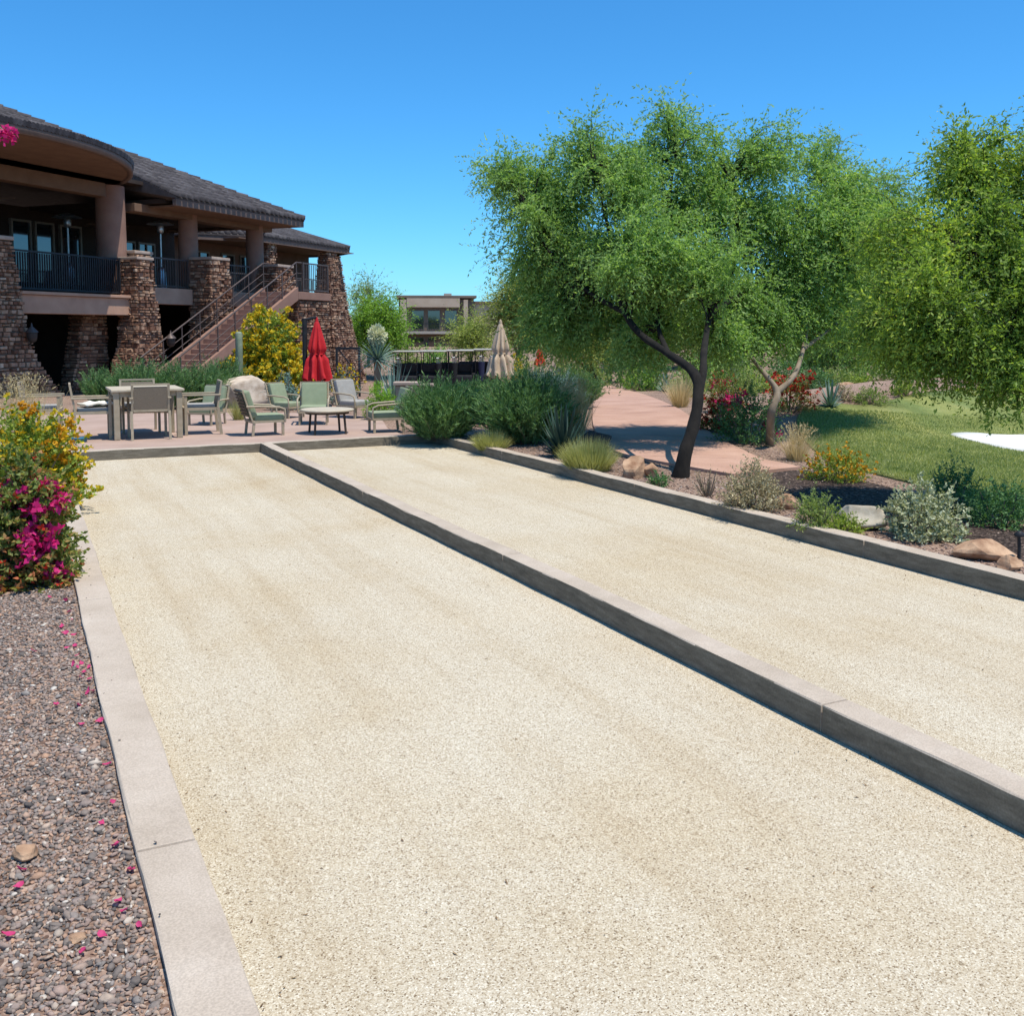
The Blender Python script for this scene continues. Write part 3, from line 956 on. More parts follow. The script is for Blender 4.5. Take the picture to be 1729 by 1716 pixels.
# terrace railings: bars set one by one
def railing(pts, z0, z1, mat, name='railing', bar=.12, bw=.022, rail=.05):
    fr = MB()
    for (a, b) in zip(pts[:-1], pts[1:]):
        a = Vector((*a, 0)); b = Vector((*b, 0)); d = b - a; L = d.length; ang = math.atan2(d.y, d.x)
        for zz in (z0 + .06, z1):
            c = (a + b) / 2
            fr.box((c.x, c.y, zz), (L, rail, rail), rz=ang)
        n = int(L / bar)
        for i in range(1, n):
            p = a + d * (i / n)
            fr.box((p.x, p.y, (z0 + z1) / 2), (bw, bw, z1 - z0 - .08), rz=ang)
        for p in (a, b): fr.box((p.x, p.y, (z0 + z1) / 2 + .02), (.06, .06, z1 - z0 + .02), rz=ang)
    return fr.build(name, mat, club)
railing([(-4.85, .25), (-.55, .25)], 2.76, 3.86, 'rail_dark', bar=.085, bw=.035)
railing([(1.05, .55), (3.05, .55)], 3.08, 4.05, 'rail_bronze')
railing([(4.3, .55), (6.6, .55)], 3.08, 4.05, 'rail_bronze')

# ---- main hip roof
E0, E1, T0, T1, ZE = -14.0, 8.2, -.9, 14.9, 5.90
TR = (T0 + T1) / 2; ZRG = ZE + HP * (TR - T0)
hd = (TR - T0)
TQ = 2.6                                 # left of the bays the slope starts further back, behind the rounded roof
rv = [(E0, TQ, ZE + HP * (TQ - T0)), (E1, T0, ZE), (E1, T1, ZE), (E0, T1, ZE), (E0 + hd, TR, ZRG), (E1 - hd, TR, ZRG),
      (E0, TQ, ZE + .6), (E1, T0, ZE - .05), (E1, T1, ZE - .05), (E0, T1, ZE - .05),
      (.8, T0, ZE), (.8, TQ, ZE + HP * (TQ - T0)), (.8, T0, ZE - .05), (.8, TQ, ZE + .6)]
roof = MB().add(rv, [(10, 1, 5, 4, 0, 11), (1, 2, 5), (2, 3, 4, 5), (3, 0, 4), (10, 12, 7, 1), (1, 7, 8, 2), (2, 8, 9, 3), (12, 13, 8, 7), (13, 6, 9, 8), (10, 11, 13, 12)]).build('roof', 'roof_deck', club)
MB().box((4.5, T0 + .09, 5.735), (7.38, .14, .22), bev=.01).build('fascia', 'fascia', roof)
MB().box((E1 - .10, 7.0, 5.733), (.14, 15.5, .22), bev=.01).build('fascia', 'fascia', roof)
box('soffit', (4.65, T0 + .98, ZS - .045), (7.0, 1.65, .05), 'soffit', roof)

# clay barrel tiles, each laid on the front slope
def tile_mesh():
    n = 5; L = .46; vs = []; fs = []
    for j, (y, r, dz) in enumerate(((0, .118, .016), (L, .108, .0))):
        for k in range(n + 1):
            a = math.pi * k / n
            vs.append((math.cos(a) * r, y, math.sin(a) * r * 1.05 + dz))
    for k in range(n): fs.append((k + 1, k, k + n + 1, k + n + 2))
    fs.append(tuple(range(n + 1)))
    return vs, fs
tv, tf = tile_mesh()
tm = MB().add(tv, tf, True).mesh('roof_tile', 'roof_tile_each')
slope = math.atan(HP)
def lay_tiles():
    dx, dy = .285, .40
    rest = MB(); cand = []
    rows = int(hd / math.cos(slope) / dy)
    for j in range(rows):
        ty = T0 - .05 + j * dy * math.cos(slope)
        zz = ZE + HP * (ty - T0) + .012
        smax = E1 - (ty - T0) - .1; smin = E0 + (ty - T0) + .1
        s = E1 - .15
        while s > max(smin, -9):
            if s < smax and (s > .85 or ty > TQ): cand.append((s, ty, zz))
            s -= dx
    cand.sort(key=lambda c: -(c[0] > -.2) * 10 + c[1] - .2 * c[0])
    for i, (s, ty, zz) in enumerate(cand):
        M = Matrix.LocRotScale(Vector((s + random.uniform(-.008, .008), ty, zz)), Euler((slope, 0, random.uniform(-.02, .02))), None)
        if i < 300 and s > -1.5:
            o = bpy.data.objects.new('roof_tile', tm); link(o, roof); o.matrix_basis = M
        else:
            rest.add([M @ Vector(v) for v in tv], tf, True)
    o = rest.build('roof_tile_field', 'roof_tile_mix', roof); o['kind'] = 'stuff'
    hip = MB()
    nseg = 26
    for k in range(nseg):                       # ridge caps up the hip
        q = k * hd / nseg; L = hd / nseg
        p0 = Vector((E1 - q, T0 + q, ZE + HP * q + .05)); p1 = Vector((E1 - q - L * 1.1, T0 + q + L * 1.1, ZE + HP * (q + L * 1.1) + .03))
        hip.tube([p0, p1], [.14, .11], 8)
    o = hip.build('hip_cap', 'roof_tile_mix', roof); o['kind'] = 'stuff'
lay_tiles()

# ---- rounded roof bulging out over the left bay
RC, RR = (-6.6, 5.2), 8.15
def arc_pts(r, a0, a1, n):
    return [(RC[0] + r * math.cos(a0 + (a1 - a0) * i / n), RC[1] + r * math.sin(a0 + (a1 - a0) * i / n)) for i in range(n + 1)]
def round_roof():
    a0, a1, n = R(-128), R(-26), 44
    outer = arc_pts(RR, a0, a1, n); inner = arc_pts(RR - 5.6, a0, a1, n)
    z0, z1 = 6.30, 6.52
    mb = MB()
    vs = [(x, y, z1) for x, y in outer] + [(x, y, z1 + .22 * 5.6) for x, y in inner] + [(x, y, z0 + .1) for x, y in outer] + [(x, y, z0 + .1) for x, y in inner]
    m = n + 1; fs = []
    for i in range(n):
        fs.append((i, i + 1, m + i + 1, m + i))
        fs.append((2 * m + i + 1, 2 * m + i, 3 * m + i, 3 * m + i + 1))
        fs.append((i + 1, i, 2 * m + i, 2 * m + i + 1))
    fs += [(0, m, 3 * m, 2 * m), (n, 2 * m + n, 3 * m + n, m + n)]
    mb.add(vs, fs)
    o = mb.build('round_roof', 'roof_deck', club)
    f = MB()
    o1 = arc_pts(RR + .05, a0, a1, n); o2 = arc_pts(RR - .10, a0, a1, n)
    vs = [(x, y, z0) for x, y in o1] + [(x, y, z1 + .03) for x, y in o1] + [(x, y, z0) for x, y in o2] + [(x, y, z1 + .03) for x, y in o2]
    fs = []
    for i in range(n):
        fs += [(i, i + 1, m + i + 1, m + i), (2 * m + i + 1, 2 * m + i, 3 * m + i, 3 * m + i + 1), (i + 1, i, 2 * m + i, 2 * m + i + 1), (m + i, m + i + 1, 3 * m + i + 1, 3 * m + i)]
    fs += [(0, m, 3 * m, 2 * m), (n, 2 * m + n, 3 * m + n, m + n)]
    f.add(vs, fs, True); f.build('fascia', 'fascia', o)
    s = MB()
    o2 = arc_pts(RR - .101, a0, a1, n); i2 = arc_pts(RR - 3.3, a0, a1, n)
    vs = [(x, y, z0 + .02) for x, y in o2] + [(x, y, z0 + .02) for x, y in i2]
    s.add(vs, [(i, m + i, m + i + 1, i + 1) for i in range(n)]); s.build('soffit', 'soffit', o)
    t = MB()
    for i in range(120):
        a = a0 + (a1 - a0) * (i + .5) / 120
        for k in range(4):
            r0 = RR + .08 - k * .42; r1 = r0 - .45
            t.tube([(RC[0] + r0 * math.cos(a), RC[1] + r0 * math.sin(a), z1 + .045 + .22 * (RR - r0)), (RC[0] + r1 * math.cos(a), RC[1] + r1 * math.sin(a), z1 + .02 + .22 * (RR - r1))], [.085, .07], 6)
    t = t.build('roof_tile_field', 'roof_tile_mix', o); t['kind'] = 'stuff'
round_roof()

# ---- recessed far wing
def wing():
    ev = [(9.2, 5.1), (11.6, 3.3), (18.9, 3.3), (20.3, 5.0), (20.3, 11), (9.2, 11)]
    ze = 5.72; cx_, cy_ = 14.6, 8.2
    vs = [(x, y, ze) for x, y in ev] + [(12.6, 8.0, ze + 1.55), (16.6, 8.0, ze + 1.55)] + [(x, y, ze - .06) for x, y in ev]
    fs = [(0, 1, 6), (1, 2, 7, 6), (2, 3, 7), (3, 4, 7), (4, 5, 6, 7), (5, 0, 6), tuple(range(13, 7, -1))]
    fs += [(i, 8 + i, 8 + (i + 1) % 6, (i + 1) % 6) for i in range(6)]
    r = MB().add(vs, fs).build('wing_roof', 'roof_deck', club)
    f = MB()
    for a, b in zip(ev[:-1], ev[1:]):
        d = Vector(b) - Vector(a); n = Vector((d.y, -d.x)).normalized()
        c = (Vector(a) + Vector(b)) / 2 - n * .08
        f.box((c.x, c.y, ze - .15), (d.length + .02, .1, .22), rz=math.atan2(d.y, d.x))
    f.build('fascia', 'fascia', r)
    t = MB()
    sl = math.atan(1.55 / 4.7)
    for j in range(10):
        ty = 3.26 + j * .4 * math.cos(sl)
        s = 11.7 + (ty - 3.3) * .15
        while s < 18.8 - (ty - 3.3) * .45:
            M = Matrix.LocRotScale(Vector((s, ty, ze + (ty - 3.3) * math.tan(sl) + .012)), Euler((sl, 0, 0)), None)
            t.add([M @ Vector(v) for v in tv], tf, True)
            s += .285
    d = Vector((2.4, -1.8, 0)).normalized(); ang = math.atan2(d.y, d.x)
    for j in range(7):                              # the short slope turned towards the stairs
        for k in range(10):
            p = Vector((9.3, 5.05, 0)) + d * (.2 + .285 * k) + Vector((.6, .8, 0)) * (j * .38)
            if k * .285 < j * .18: continue
            M = Matrix.LocRotScale(Vector((p.x, p.y, ze + j * .125 + .02)), Euler((.32, 0, ang)), None)
            t.add([M @ Vector(v) for v in tv], tf, True)
    for p in ((11.6, 3.3), (18.9, 3.3)):
        q = (12.6, 8.0) if p[0] < 15 else (16.6, 8.0)
        t.tube([(p[0], p[1], ze + .05), (q[0], q[1], ze + 1.58)], .11, 8)
    o = t.build('roof_tile_field', 'roof_tile_mix', r); o['kind'] = 'stuff'
    box('wing_soffit', (15.0, 6.4, ze - .16), (9.6, 5.6, .04), 'soffit', r)
    box('wing_wall', (15.2, 6.6, 2.6), (9.8, .3, 6.2), 'stucco_wall', club)
    box('wing_wall', (9.9, 8.2, 2.6), (.3, 3.2, 6.2), 'stucco_wall', club)
    box('wing_deck', (14.0, 5.0, ZD - .2), (9.0, 3.2, .38), 'stucco_wall', club)
    window(11.2, ZD + .1, 1.3, 2.0, 6.42, 2)
    window(13.2, ZD + .1, .95, 2.0, 6.42)
    window(14.6, ZD + .1, 1.0, 2.0, 6.42)
    window(16.0, ZD + .1, 1.0, 2.0, 6.42)
    railing([(9.5, 3.55), (16.9, 3.55)], ZD, ZD + 1.0, 'rail_bronze')
wing()
pier('buttress', [(-1.0, 16.2, 18.35, 2.5, 4.3), (.8, 16.4, 18.15, 2.75, 4.2), (2.4, 16.75, 18.0, 3.05, 4.1), (4.2, 17.0, 17.9, 3.35, 4.05), (5.5, 17.1, 17.85, 3.5, 4.0)], 'fl', smax=.5)
pier('buttress', [(-1.0, 18.9, 20.9, 3.6, 5.2), (.8, 19.0, 20.6, 3.9, 5.2), (2.6, 19.1, 20.2, 4.2, 5.1), (5.5, 19.2, 19.9, 4.5, 5.0)], 'fl', smax=.5)
pier('pier', [(-.6, 12.2, 12.9, 3.5, 4.1), (5.5, 12.25, 12.75, 3.55, 4.0)], 'fl', smax=.4)

# ---- outside stairs
def stairs():
    n = 20; s0, s1, t0, t1 = -.75, 5.75, -2.15, -.62
    z0 = ZB + .15
    root = MB()
    # carriage under the treads and the two stringers
    run = (s1 - s0) / n; rise = (ZD - z0) / n
    ang = math.atan2(ZD - z0, s1 - s0)
    for t in (t0 + .06, t1 - .06):
        ext = .30
        root.add([(s0 - .1, t - .07, z0 - .05), (s1, t - .07, ZD - ext), (s1, t - .07, ZD + .16), (s0 - .1, t - .07, z0 + .28),
                  (s0 - .1, t + .07, z0 - .05), (s1, t + .07, ZD - ext), (s1, t + .07, ZD + .16), (s0 - .1, t + .07, z0 + .28)],
                 [(0, 1, 2, 3), (7, 6, 5, 4), (3, 2, 6, 7), (0, 4, 5, 1), (0, 3, 7, 4), (1, 5, 6, 2)])
    o = root.build('staircase', 'stucco_column', club)
    for i in range(n):
        MB().box((s0 + run * (i + .5), (t0 + t1) / 2, z0 + rise * (i + 1) - rise / 2 - .004), (run + .015, t1 - t0 - .28, rise + .004), bev=.008).build('step', 'tread_stone', o)
    for t, nm in ((t0 + .06, 0), (t1 - .06, 1)):
        r = MB()
        for off, rr in ((1.0, .028), (.62, .014), (.36, .014)):
            r.tube([(s0 - .05, t, z0 + off + .1), (s1, t, ZD + off + .05), (s1 + .35, t, ZD + off + .05)], rr, 8)
        r.build('handrail', 'rail_bronze', o)
        for i in range(8):
            s = s0 + .1 + (s1 - s0 - .1) * i / 7
            zz = z0 + (ZD - z0) * (s - s0) / (s1 - s0)
            tube('post', [(s, t, zz), (s, t, zz + 1.08)], .024, 'rail_bronze', o)
    # landing carried on a stone wall
    land = MB().box((6.85, -1.3, ZD - .14), (2.2, 1.75, .28), bev=.015).build('landing', 'stucco_column', club)
    pier('landing_wall', [(ZB, 5.9, 8.1, -2.1, -.65), (ZD - .3, 5.9, 7.85, -2.05, -.65)], 'fl', smax=.5)
    railing([(6.15, -2.1), (7.85, -2.1)], ZD + .02, ZD + 1.05, 'rail_bronze', name='landing_railing')
stairs()

# lanterns on the stone
def lantern(s, t, z):
    o = MB().lathe((s, t, z), [(.05, -.12), (.11, -.08), (.13, .02), (.14, .14)], 8).build('lantern', 'dark_frame', club)
    MB().lathe((s, t, z + .145), [(.17, 0), (.15, .04), (.03, .16), (.01, .26)], 8).build('lantern_cap', 'rail_bronze', o)
    MB().tube([(s, t + .14, z - .2), (s, t, z - .12)], .02).build('bracket', 'dark_frame', o)
lantern(.55, -.75, 1.25)
lantern(-4.85, -.62, 1.45)

# ceiling fans and standing heaters on the terrace
def fan(s, t, z, rot):
    o = empty('ceiling_fan', (0, 0, 0))
    o.location = club.matrix_world @ Vector((0, 0, 0))
    p = Matrix.Rotation(CANG, 4, 'Z') @ Vector((s, t, 0)) + CO
    o.location = (p.x, p.y, z); o.rotation_euler = (0, 0, CANG + rot)
    MB().lathe((0, 0, 0), [(.05, -.14), (.13, -.12), (.14, .02), (.08, .07), (.02, .1)], 14).build('motor', 'lamp_white', o)
    tube('rod', [(0, 0, .08), (0, 0, 5.75 - z if z < 5.7 else .42)], .018, 'dark_frame', o)
    for k in range(5):
        a = k * 2 * math.pi / 5
        MB().box((math.cos(a) * .46, math.sin(a) * .46, .03), (.6, .14, .012), rz=a, rx=.15).build('blade', 'soffit', o)
    return o
def in_club(s, t, z):
    p = Matrix.Rotation(CANG, 4, 'Z') @ Vector((s, t, 0)) + CO
    return Vector((p.x, p.y, z))
tag(fan(-3.6, 2.2, 5.45, .2), 'ceiling fan under the rounded roof left of the thick column', 'fan')
tag(fan(1.9, 3.0, 5.2, .5), 'ceiling fan between the thick column and the second column', 'fan')
tag(fan(5.6, 2.6, 5.3, .3), 'ceiling fan between the second and third columns', 'fan')
def heater(s, t, label):
    o = empty('patio_heater', in_club(s, t, ZD - .008), 0)
    MB().lathe((0, 0, 0), [(.24, 0), (.24, .05), (.17, .09), (.15, .62), (.12, .74), (.05, .8)], 16).build('base', 'steel', o)
    tube('pole', [(0, 0, .78), (0, 0, 1.95)], .035, 'steel', o, 10)
    MB().lathe((0, 0, 0), [(.05, 1.93), (.11, 1.98), (.12, 2.18), (.07, 2.22)], 14).build('burner', 'steel', o)
    MB().lathe((0, 0, 0), [(.46, 2.25), (.44, 2.27), (.2, 2.36), (.05, 2.40)], 20).build('reflector', 'steel', o)
    return tag(o, label, 'heater')
heater(-.05, 2.75, 'steel mushroom patio heater behind the dark railing on the left terrace')
heater(2.75, 1.4, 'steel mushroom patio heater left of the second column')

# ---- tan building far behind the carts
def far_building():
    p = at_ground(738, 118)
    zb = -2.2
    o = empty('apartment_building', (p.x, p.y, zb), -PHI + R(6))
    H = 5.85 - zb
    W = 8.9
    MB().box((0, 5.2, (H - .5) / 2), (W, 6, H - .5)).build('wall', 'far_stucco_dark', o)
    rf = MB().box((0, 5.3, H - .22), (W + .6, 7.6, .3), bev=.03).build('roof', 'far_stucco_dark', o)
    MB().box((1.4, 3.4, H + .07), (.9, .7, .3)).build('roof_unit', 'far_wall', rf)
    MB().box((-.4, .78, H - .95), (6.2, .5, 1.05)).build('parapet', 'far_stucco', o)
    for x in (-3.9, 3.4):
        MB().box((x, .95, (H - .6) / 2), (.75 if x < 0 else .5, .7, H - .62), bev=.02).build('column', 'far_stucco', o)
    bal = MB().box((-.2, 1.2, H - 4.45), (6.6, 1.9, .32)).build('balcony', 'far_wall', o)
    r = MB()
    r.box((-.2, .35, H - 3.4), (6.4, .05, .06)); r.box((-.2, .35, H - 4.2), (6.4, .04, .04))
    for k in range(24): r.box((-3.3 + k * .27, .35, H - 3.8), (.03, .03, .8))
    r.build('balcony_railing', 'rail_dark', bal)
    for x in (-2.2, -.3, 1.7):
        w = MB().box((x, 2.17, H - 2.95), (1.5, .08, 2.3)).build('window', 'window_frame', o)
        box('pane', (x, 2.12, H - 2.95), (1.36, .03, 2.15), 'window_glass', w)
        w = MB().box((x, 2.17, H - 6.1), (1.5, .08, 2.2)).build('window', 'window_frame', o)
        box('pane', (x, 2.12, H - 6.1), (1.36, .03, 2.05), 'window_glass', w)
    tag(o, 'distant tan flat roofed building with shaded balcony above the golf carts', 'building')
    MB().box((7.3, 5.6, H / 2 - .45), (5.6, 5, H - .9)).build('side_block', 'far_stucco', o)
    MB().box((7.3, 5.6, H - .82), (6.2, 5.6, .22)).build('side_roof', 'far_stucco_dark', o)
far_building()
def far_block():
    p = at_ground(1062, 105)
    o = empty('apartment_building', (p.x, p.y, -1.5), -PHI - R(8))
    MB().box((0, 2, 1.9), (7.5, 5, 3.8)).build('wall', 'far_wall', o)
    MB().box((0, 2, 3.9), (8.3, 5.8, .24)).build('roof', 'far_stucco_dark', o)
    for x in (-2.2, 0, 2.2):
        w = MB().box((x, -.53, 2.1), (1.3, .08, 1.5)).build('window', 'window_frame', o)
        box('pane', (x, -.58, 2.1), (1.16, .03, 1.36), 'window_glass', w)
    tag(o, 'distant pale building glimpsed under the leaning limb of the nearest tree', 'building')
far_block()

# =================================================================== FURNITURE
def dining_chair(loc, face, label, sc=.9):
    o = empty('dining_chair', loc, facing(face), sc)
    fm = 'frame_tan'
    box('seat', (0, -.01, .435), (.50, .50, .022), 'sling_brown', o)
    MB().box((0, -.015, .475), (.47, .47, .055), bev=.02).build('seat_cushion', 'cushion_grey', o)
    MB().box((0, .285, .66), (.50, .022, .36), rx=-.16).build('backrest', 'sling_brown', o)
    f = MB()
    for sx in (-1, 1):
        f.box((sx * .272, .285, .665), (.035, .03, .42), rx=-.16)
        f.box((sx * .272, -.01, .43), (.03, .52, .045))
    f.box((0, .318, .875), (.58, .03, .03)); f.box((0, -.275, .43), (.51, .03, .045)); f.box((0, .255, .46), (.51, .03, .035))
    f.build('frame', fm, o)
    for sx in (-1, 1):
        MB().box((sx * .285, -.255, .325), (.038, .045, .65)).build('leg', fm, o)
        MB().box((sx * .285, .28, .225), (.038, .045, .46), rx=.10).build('leg', fm, o)
        MB().box((sx * .285, .0, .66), (.055, .62, .028), bev=.008).build('armrest', fm, o)
    tag(o, label, 'chair', 'dining chairs around the tables')
    return o

def lounge_chair(loc, face, label, cush='cushion_green', sc=.73):
    o = empty('lounge_chair', loc, facing(face), sc)
    fm = 'frame_tan'
    MB().box((0, -.04, .36), (.58, .60, .13), bev=.035).build('seat_cushion', cush, o)
    MB().box((0, .345, .64), (.58, .13, .56), rx=-.30, bev=.035).build('back_cushion', cush, o)
    f = MB()
    for sx in (-1, 1):
        f.box((sx * .315, .41, .60), (.035, .03, .66), rx=-.30)
        f.box((sx * .315, -.02, .285), (.03, .68, .045))
    f.box((0, .505, .925), (.66, .03, .03)); f.box((0, -.35, .285), (.60, .03, .045)); f.box((0, .32, .285), (.60, .03, .045))
    f.build('frame', fm, o)
    for k in range(8):
        MB().box((0, .395 + k * .021, .42 + k * .068), (.60, .012, .045), rx=-.30).build('slat', 'frame_brown', o)
    for sx in (-1, 1):
        tube('armrest', [(sx * .335, .44, .60), (sx * .345, .2, .60), (sx * .345, -.22, .575), (sx * .34, -.33, .53), (sx * .335, -.345, .40), (sx * .33, -.34, .28)], .021, fm, o)
        MB().box((sx * .30, -.30, .14), (.04, .05, .28)).build('leg', fm, o)
        MB().box((sx * .30, .30, .14), (.04, .05, .28), rx=.12).build('leg', fm, o)
    tag(o, label, 'chair', 'cushioned lounge chairs on the patio')
    return o

def on_patio(px, py):
    p = gnd(px, py)
    p.z += .014
    return p

# dining table and its chairs
tp = on_patio(246, 738)
tbl = empty('dining_table', tp, 0, 1)
MB().box((0, 0, .70), (.99, .99, .035), bev=.008).build('table_top', 'top_tan', tbl)
for sx in (-1, 1):
    for sy in (-1, 1):
        MB().box((sx * .425, sy * .425, .342), (.078, .078, .684), bev=.008).build('leg', 'frame_tan', tbl)
    MB().box((sx * .425, 0, .645), (.03, .772, .07)).build('apron', 'frame_tan', tbl)
    MB().box((0, sx * .425, .645), (.772, .03, .07)).build('apron', 'frame_tan', tbl)
tag(tbl, 'square tan dining table with thick legs beyond the end curb', 'table')
def rel(dx, dy):
    x, y = tp.x + dx, tp.y + dy
    return (x, y, float(gz(x, y)) + .014)
dining_chair(rel(.02, -.30), -26, 'brown dining chair at the near side of the square table, back to the court')
dining_chair(rel(.0, .72), 154, 'tan dining chair on the far side of the square table, half hidden by its top')
dining_chair(rel(.80, .06), -112, 'tan dining chair on the right of the square table, facing left towards it')
lc = dining_chair(rel(-.72, -.02), 66, 'tan dining chair on the left of the square table with a white towel on it')
dining_chair(rel(-1.35, .55), 70, 'tan dining chair furthest left, partly behind the yellow flowers')
# towel folded over the left chair's arms
def towel():
    x, y, z = rel(-.66, .02)
    bm = bmesh.new()
    bmesh.ops.create_grid(bm, x_segments=10, y_segments=8, size=.5)
    for v in bm.verts:
        v.co = Vector((v.co.x * .42, v.co.y * .34, .02 * math.sin(v.co.x * 13) * math.cos(v.co.y * 9) + .03 * (1 - abs(v.co.x)) + .012))
    r = bmesh.ops.extrude_face_region(bm, geom=bm.faces[:])
    for g in r['geom']:
        if isinstance(g, bmesh.types.BMVert): g.co.z += .03
    me = bpy.data.meshes.new('towel'); bm.to_mesh(me); bm.free(); me.materials.append(MATS['towel_white'])
    for p in me.polygons: p.use_smooth = True
    o = link(bpy.data.objects.new('towel', me)); o.location = (x, y, z + .452); o.rotation_euler = (0, 0, .3)
    tag(o, 'crumpled white towel on the seat of the left dining chair', 'towel')
towel()
def blue_tray():
    p = on_patio(135, 748)
    o = MB().lathe((0, 0, 0), [(.085, 0), (.11, .05), (.115, .058), (.105, .058), (.08, .012)], 16).build('blue_bowl', 'plastic_blue')
    o.location = p
    tag(o, 'small blue dish on the patio behind the yellow flowers', 'dish')
blue_tray()

lounge_chair(on_patio(447, 735), 62, 'green cushioned lounge chair left of the coffee table, seen from its side')
lounge_chair(on_patio(486, 706), 120, 'green lounge chair in the back row between two other green chairs', sc=.66)
lounge_chair(on_patio(530, 717), 172, 'green cushioned lounge chair behind the coffee table, facing the court')
lounge_chair(on_patio(600, 706), 128, 'grey cushioned lounge chair behind the coffee table on its right', 'cushion_grey')
lounge_chair(on_patio(652, 730), -108, 'green lounge chair on the right, its brown slatted back towards the shrubs')
lounge_chair(on_patio(350, 718), 196, 'pale green lounge chair right of the dining table, in front of the boulder', sc=.68)

ct = empty('coffee_table', on_patio(553, 733), 0.2, 1)
MB().lathe((0, 0, 0), [(.37, .335), (.40, .34), (.40, .365), (.38, .37)], 28).build('table_top', 'top_tan', ct)
MB().lathe((0, 0, 0), [(.33, .30), (.33, .335)], 20).build('apron', 'frame_brown', ct)
for k in range(4):
    a = k * math.pi / 2 + .5
    tube('leg', [(math.cos(a) * .30, math.sin(a) * .30, .31), (math.cos(a) * .33, math.sin(a) * .33, 0)], .018, 'frame_brown', ct)
tag(ct, 'low round tan coffee table among the green lounge chairs', 'table')

# closed umbrellas
def umbrella(loc, zb, zt, rmax, mat, label, mast=False, tiers=2, bare=.18):
    """closed canopy between heights zb and zt above its foot"""
    o = empty('patio_umbrella', loc, random.uniform(0, 6))
    H = zt
    tube('pole', [(0, 0, 0), (0, 0, H + .02)], .026, 'frame_brown', o, 10)
    MB().lathe((0, 0, 0), [(.30, 0), (.30, .05), (.10, .09), (.05, .30), (.04, .32)], 18).build('base', 'cart_black', o)
    mb = MB(); n = 72; m = 22
    vs = []; fs = []
    L = zt - zb
    pa = [random.uniform(0, 6.28) for _ in range(4)]
    for j in range(m + 1):
        t = j / m
        env = .035 + (rmax - .035) * (t ** .75)
        tie = 1 - .34 * math.exp(-((t - .56) / .05) ** 2)
        for k in range(n):
            a = 2 * math.pi * k / n
            fold = 1 + (.27 * math.cos(8 * a + 1.2 * math.sin(t * 3)) + .09 * math.cos(13 * a + pa[0] + 3 * t) + .06 * math.cos(3 * a + pa[1] - 5 * t) + .04 * math.sin(9 * t + 5 * a + pa[2])) * min(1, t * 2.2)
            r = env * tie * fold
            vs.append((r * math.cos(a), r * math.sin(a), zt - t * L + (.05 * math.cos(8 * a) * (t > .95))))
    for j in range(m):
        for k in range(n):
            a = j * n + k; b = j * n + (k + 1) % n
            fs.append((a, a + n, b + n, b))
    mb.add(vs, fs, True)
    c = mb.build('canopy', mat, o)
    MB().tube([(0.95 * rmax * .52 * math.cos(a), .95 * rmax * .52 * math.sin(a), zt - .56 * L) for a in np.linspace(0, 2 * math.pi, 17)], .016, 6).build('tie_strap', mat, c)
    MB().lathe((0, 0, zt), [(.03, -.02), (.035, .03), (.012, .09)], 10).build('finial', mat if tiers == 2 else 'frame_tan', o)
    if mast:
        v = cw(-.26, 0)
        a = -o.rotation_euler[2]
        w = Matrix.Rotation(a, 3, 'Z') @ Vector((v[0], v[1], 0))
        MB().tube([(w.x, w.y, 0), (w.x, w.y, zt + .06)], .055, 8).build('mast', 'cart_black', o)
        MB().tube([(w.x, w.y, zt + .03), (0, 0, zt + .08)], .03, 8).build('arm', 'cart_black', o)
    return tag(o, label, 'umbrella')
def umb_at(px, ytop, ybot, Z, rpx, mat, label, **kw):
    g = at_ground(px, Z)
    top = atZ(px, ytop, Z).z - g.z - .08; bot = atZ(px, ybot, Z).z - g.z
    umbrella(g, bot, top, rpx / FPX * Z, mat, label, **kw)
umb_at(535, 536, 642, 21.5, 21, 'fabric_red', 'closed red patio umbrella on a dark mast beside the yellow shrub', mast=True)
umb_at(845, 540, 637, 20.0, 20, 'fabric_beige', 'closed beige patio umbrella rising from the green shrubs')
umb_at(911, 583, 617, 44.0, 8, 'fabric_orange_red', 'small closed red umbrella in the distance right of the beige one')

# golf carts behind the low wall
def golf_cart():
    o = empty('golf_cart', (0, 0, 0))
    b = MB()
    b.box((0, -.75, .52), (1.12, .75, .42), bev=.08); b.box((0, .1, .33), (1.12, 1.2, .16), bev=.03); b.box((0, .75, .55), (1.12, .75, .46), bev=.08)
    b.build('body', 'cart_black', o)
    MB().box((0, .32, .86), (1.05, .5, .16), bev=.05).build('seat', 'cart_black', o)
    MB().box((0, .60, 1.12), (1.05, .14, .42), rx=-.15, bev=.05).build('backrest', 'cart_black', o)
    MB().box((0, .05, 1.86), (1.2, 1.75, .05), bev=.02).build('canopy_roof', 'cart_cream', o)
    for sx in (-1, 1):
        tube('post', [(sx * .52, -.72, .72), (sx * .54, -.6, 1.84)], .02, 'cart_black', o)
        tube('post', [(sx * .52, .82, .75), (sx * .54, .8, 1.84)], .02, 'cart_black', o)
        for sy in (-.82, .78):
            w = MB().tube([(sx * .48, sy, .23), (sx * .62, sy, .23)], .23, 16).build('wheel', 'cart_black', o)
            MB().tube([(sx * .615, sy, .23), (sx * .628, sy, .23)], .11, 12).build('hub', 'steel', w)
    tube('steering_wheel', [(-.25 + .17 * math.cos(a), -.38 + .1 * math.sin(a), 1.0 + .12 * math.sin(a)) for a in np.linspace(0, 2 * math.pi, 13)], .015, 'cart_black', o)
    return o
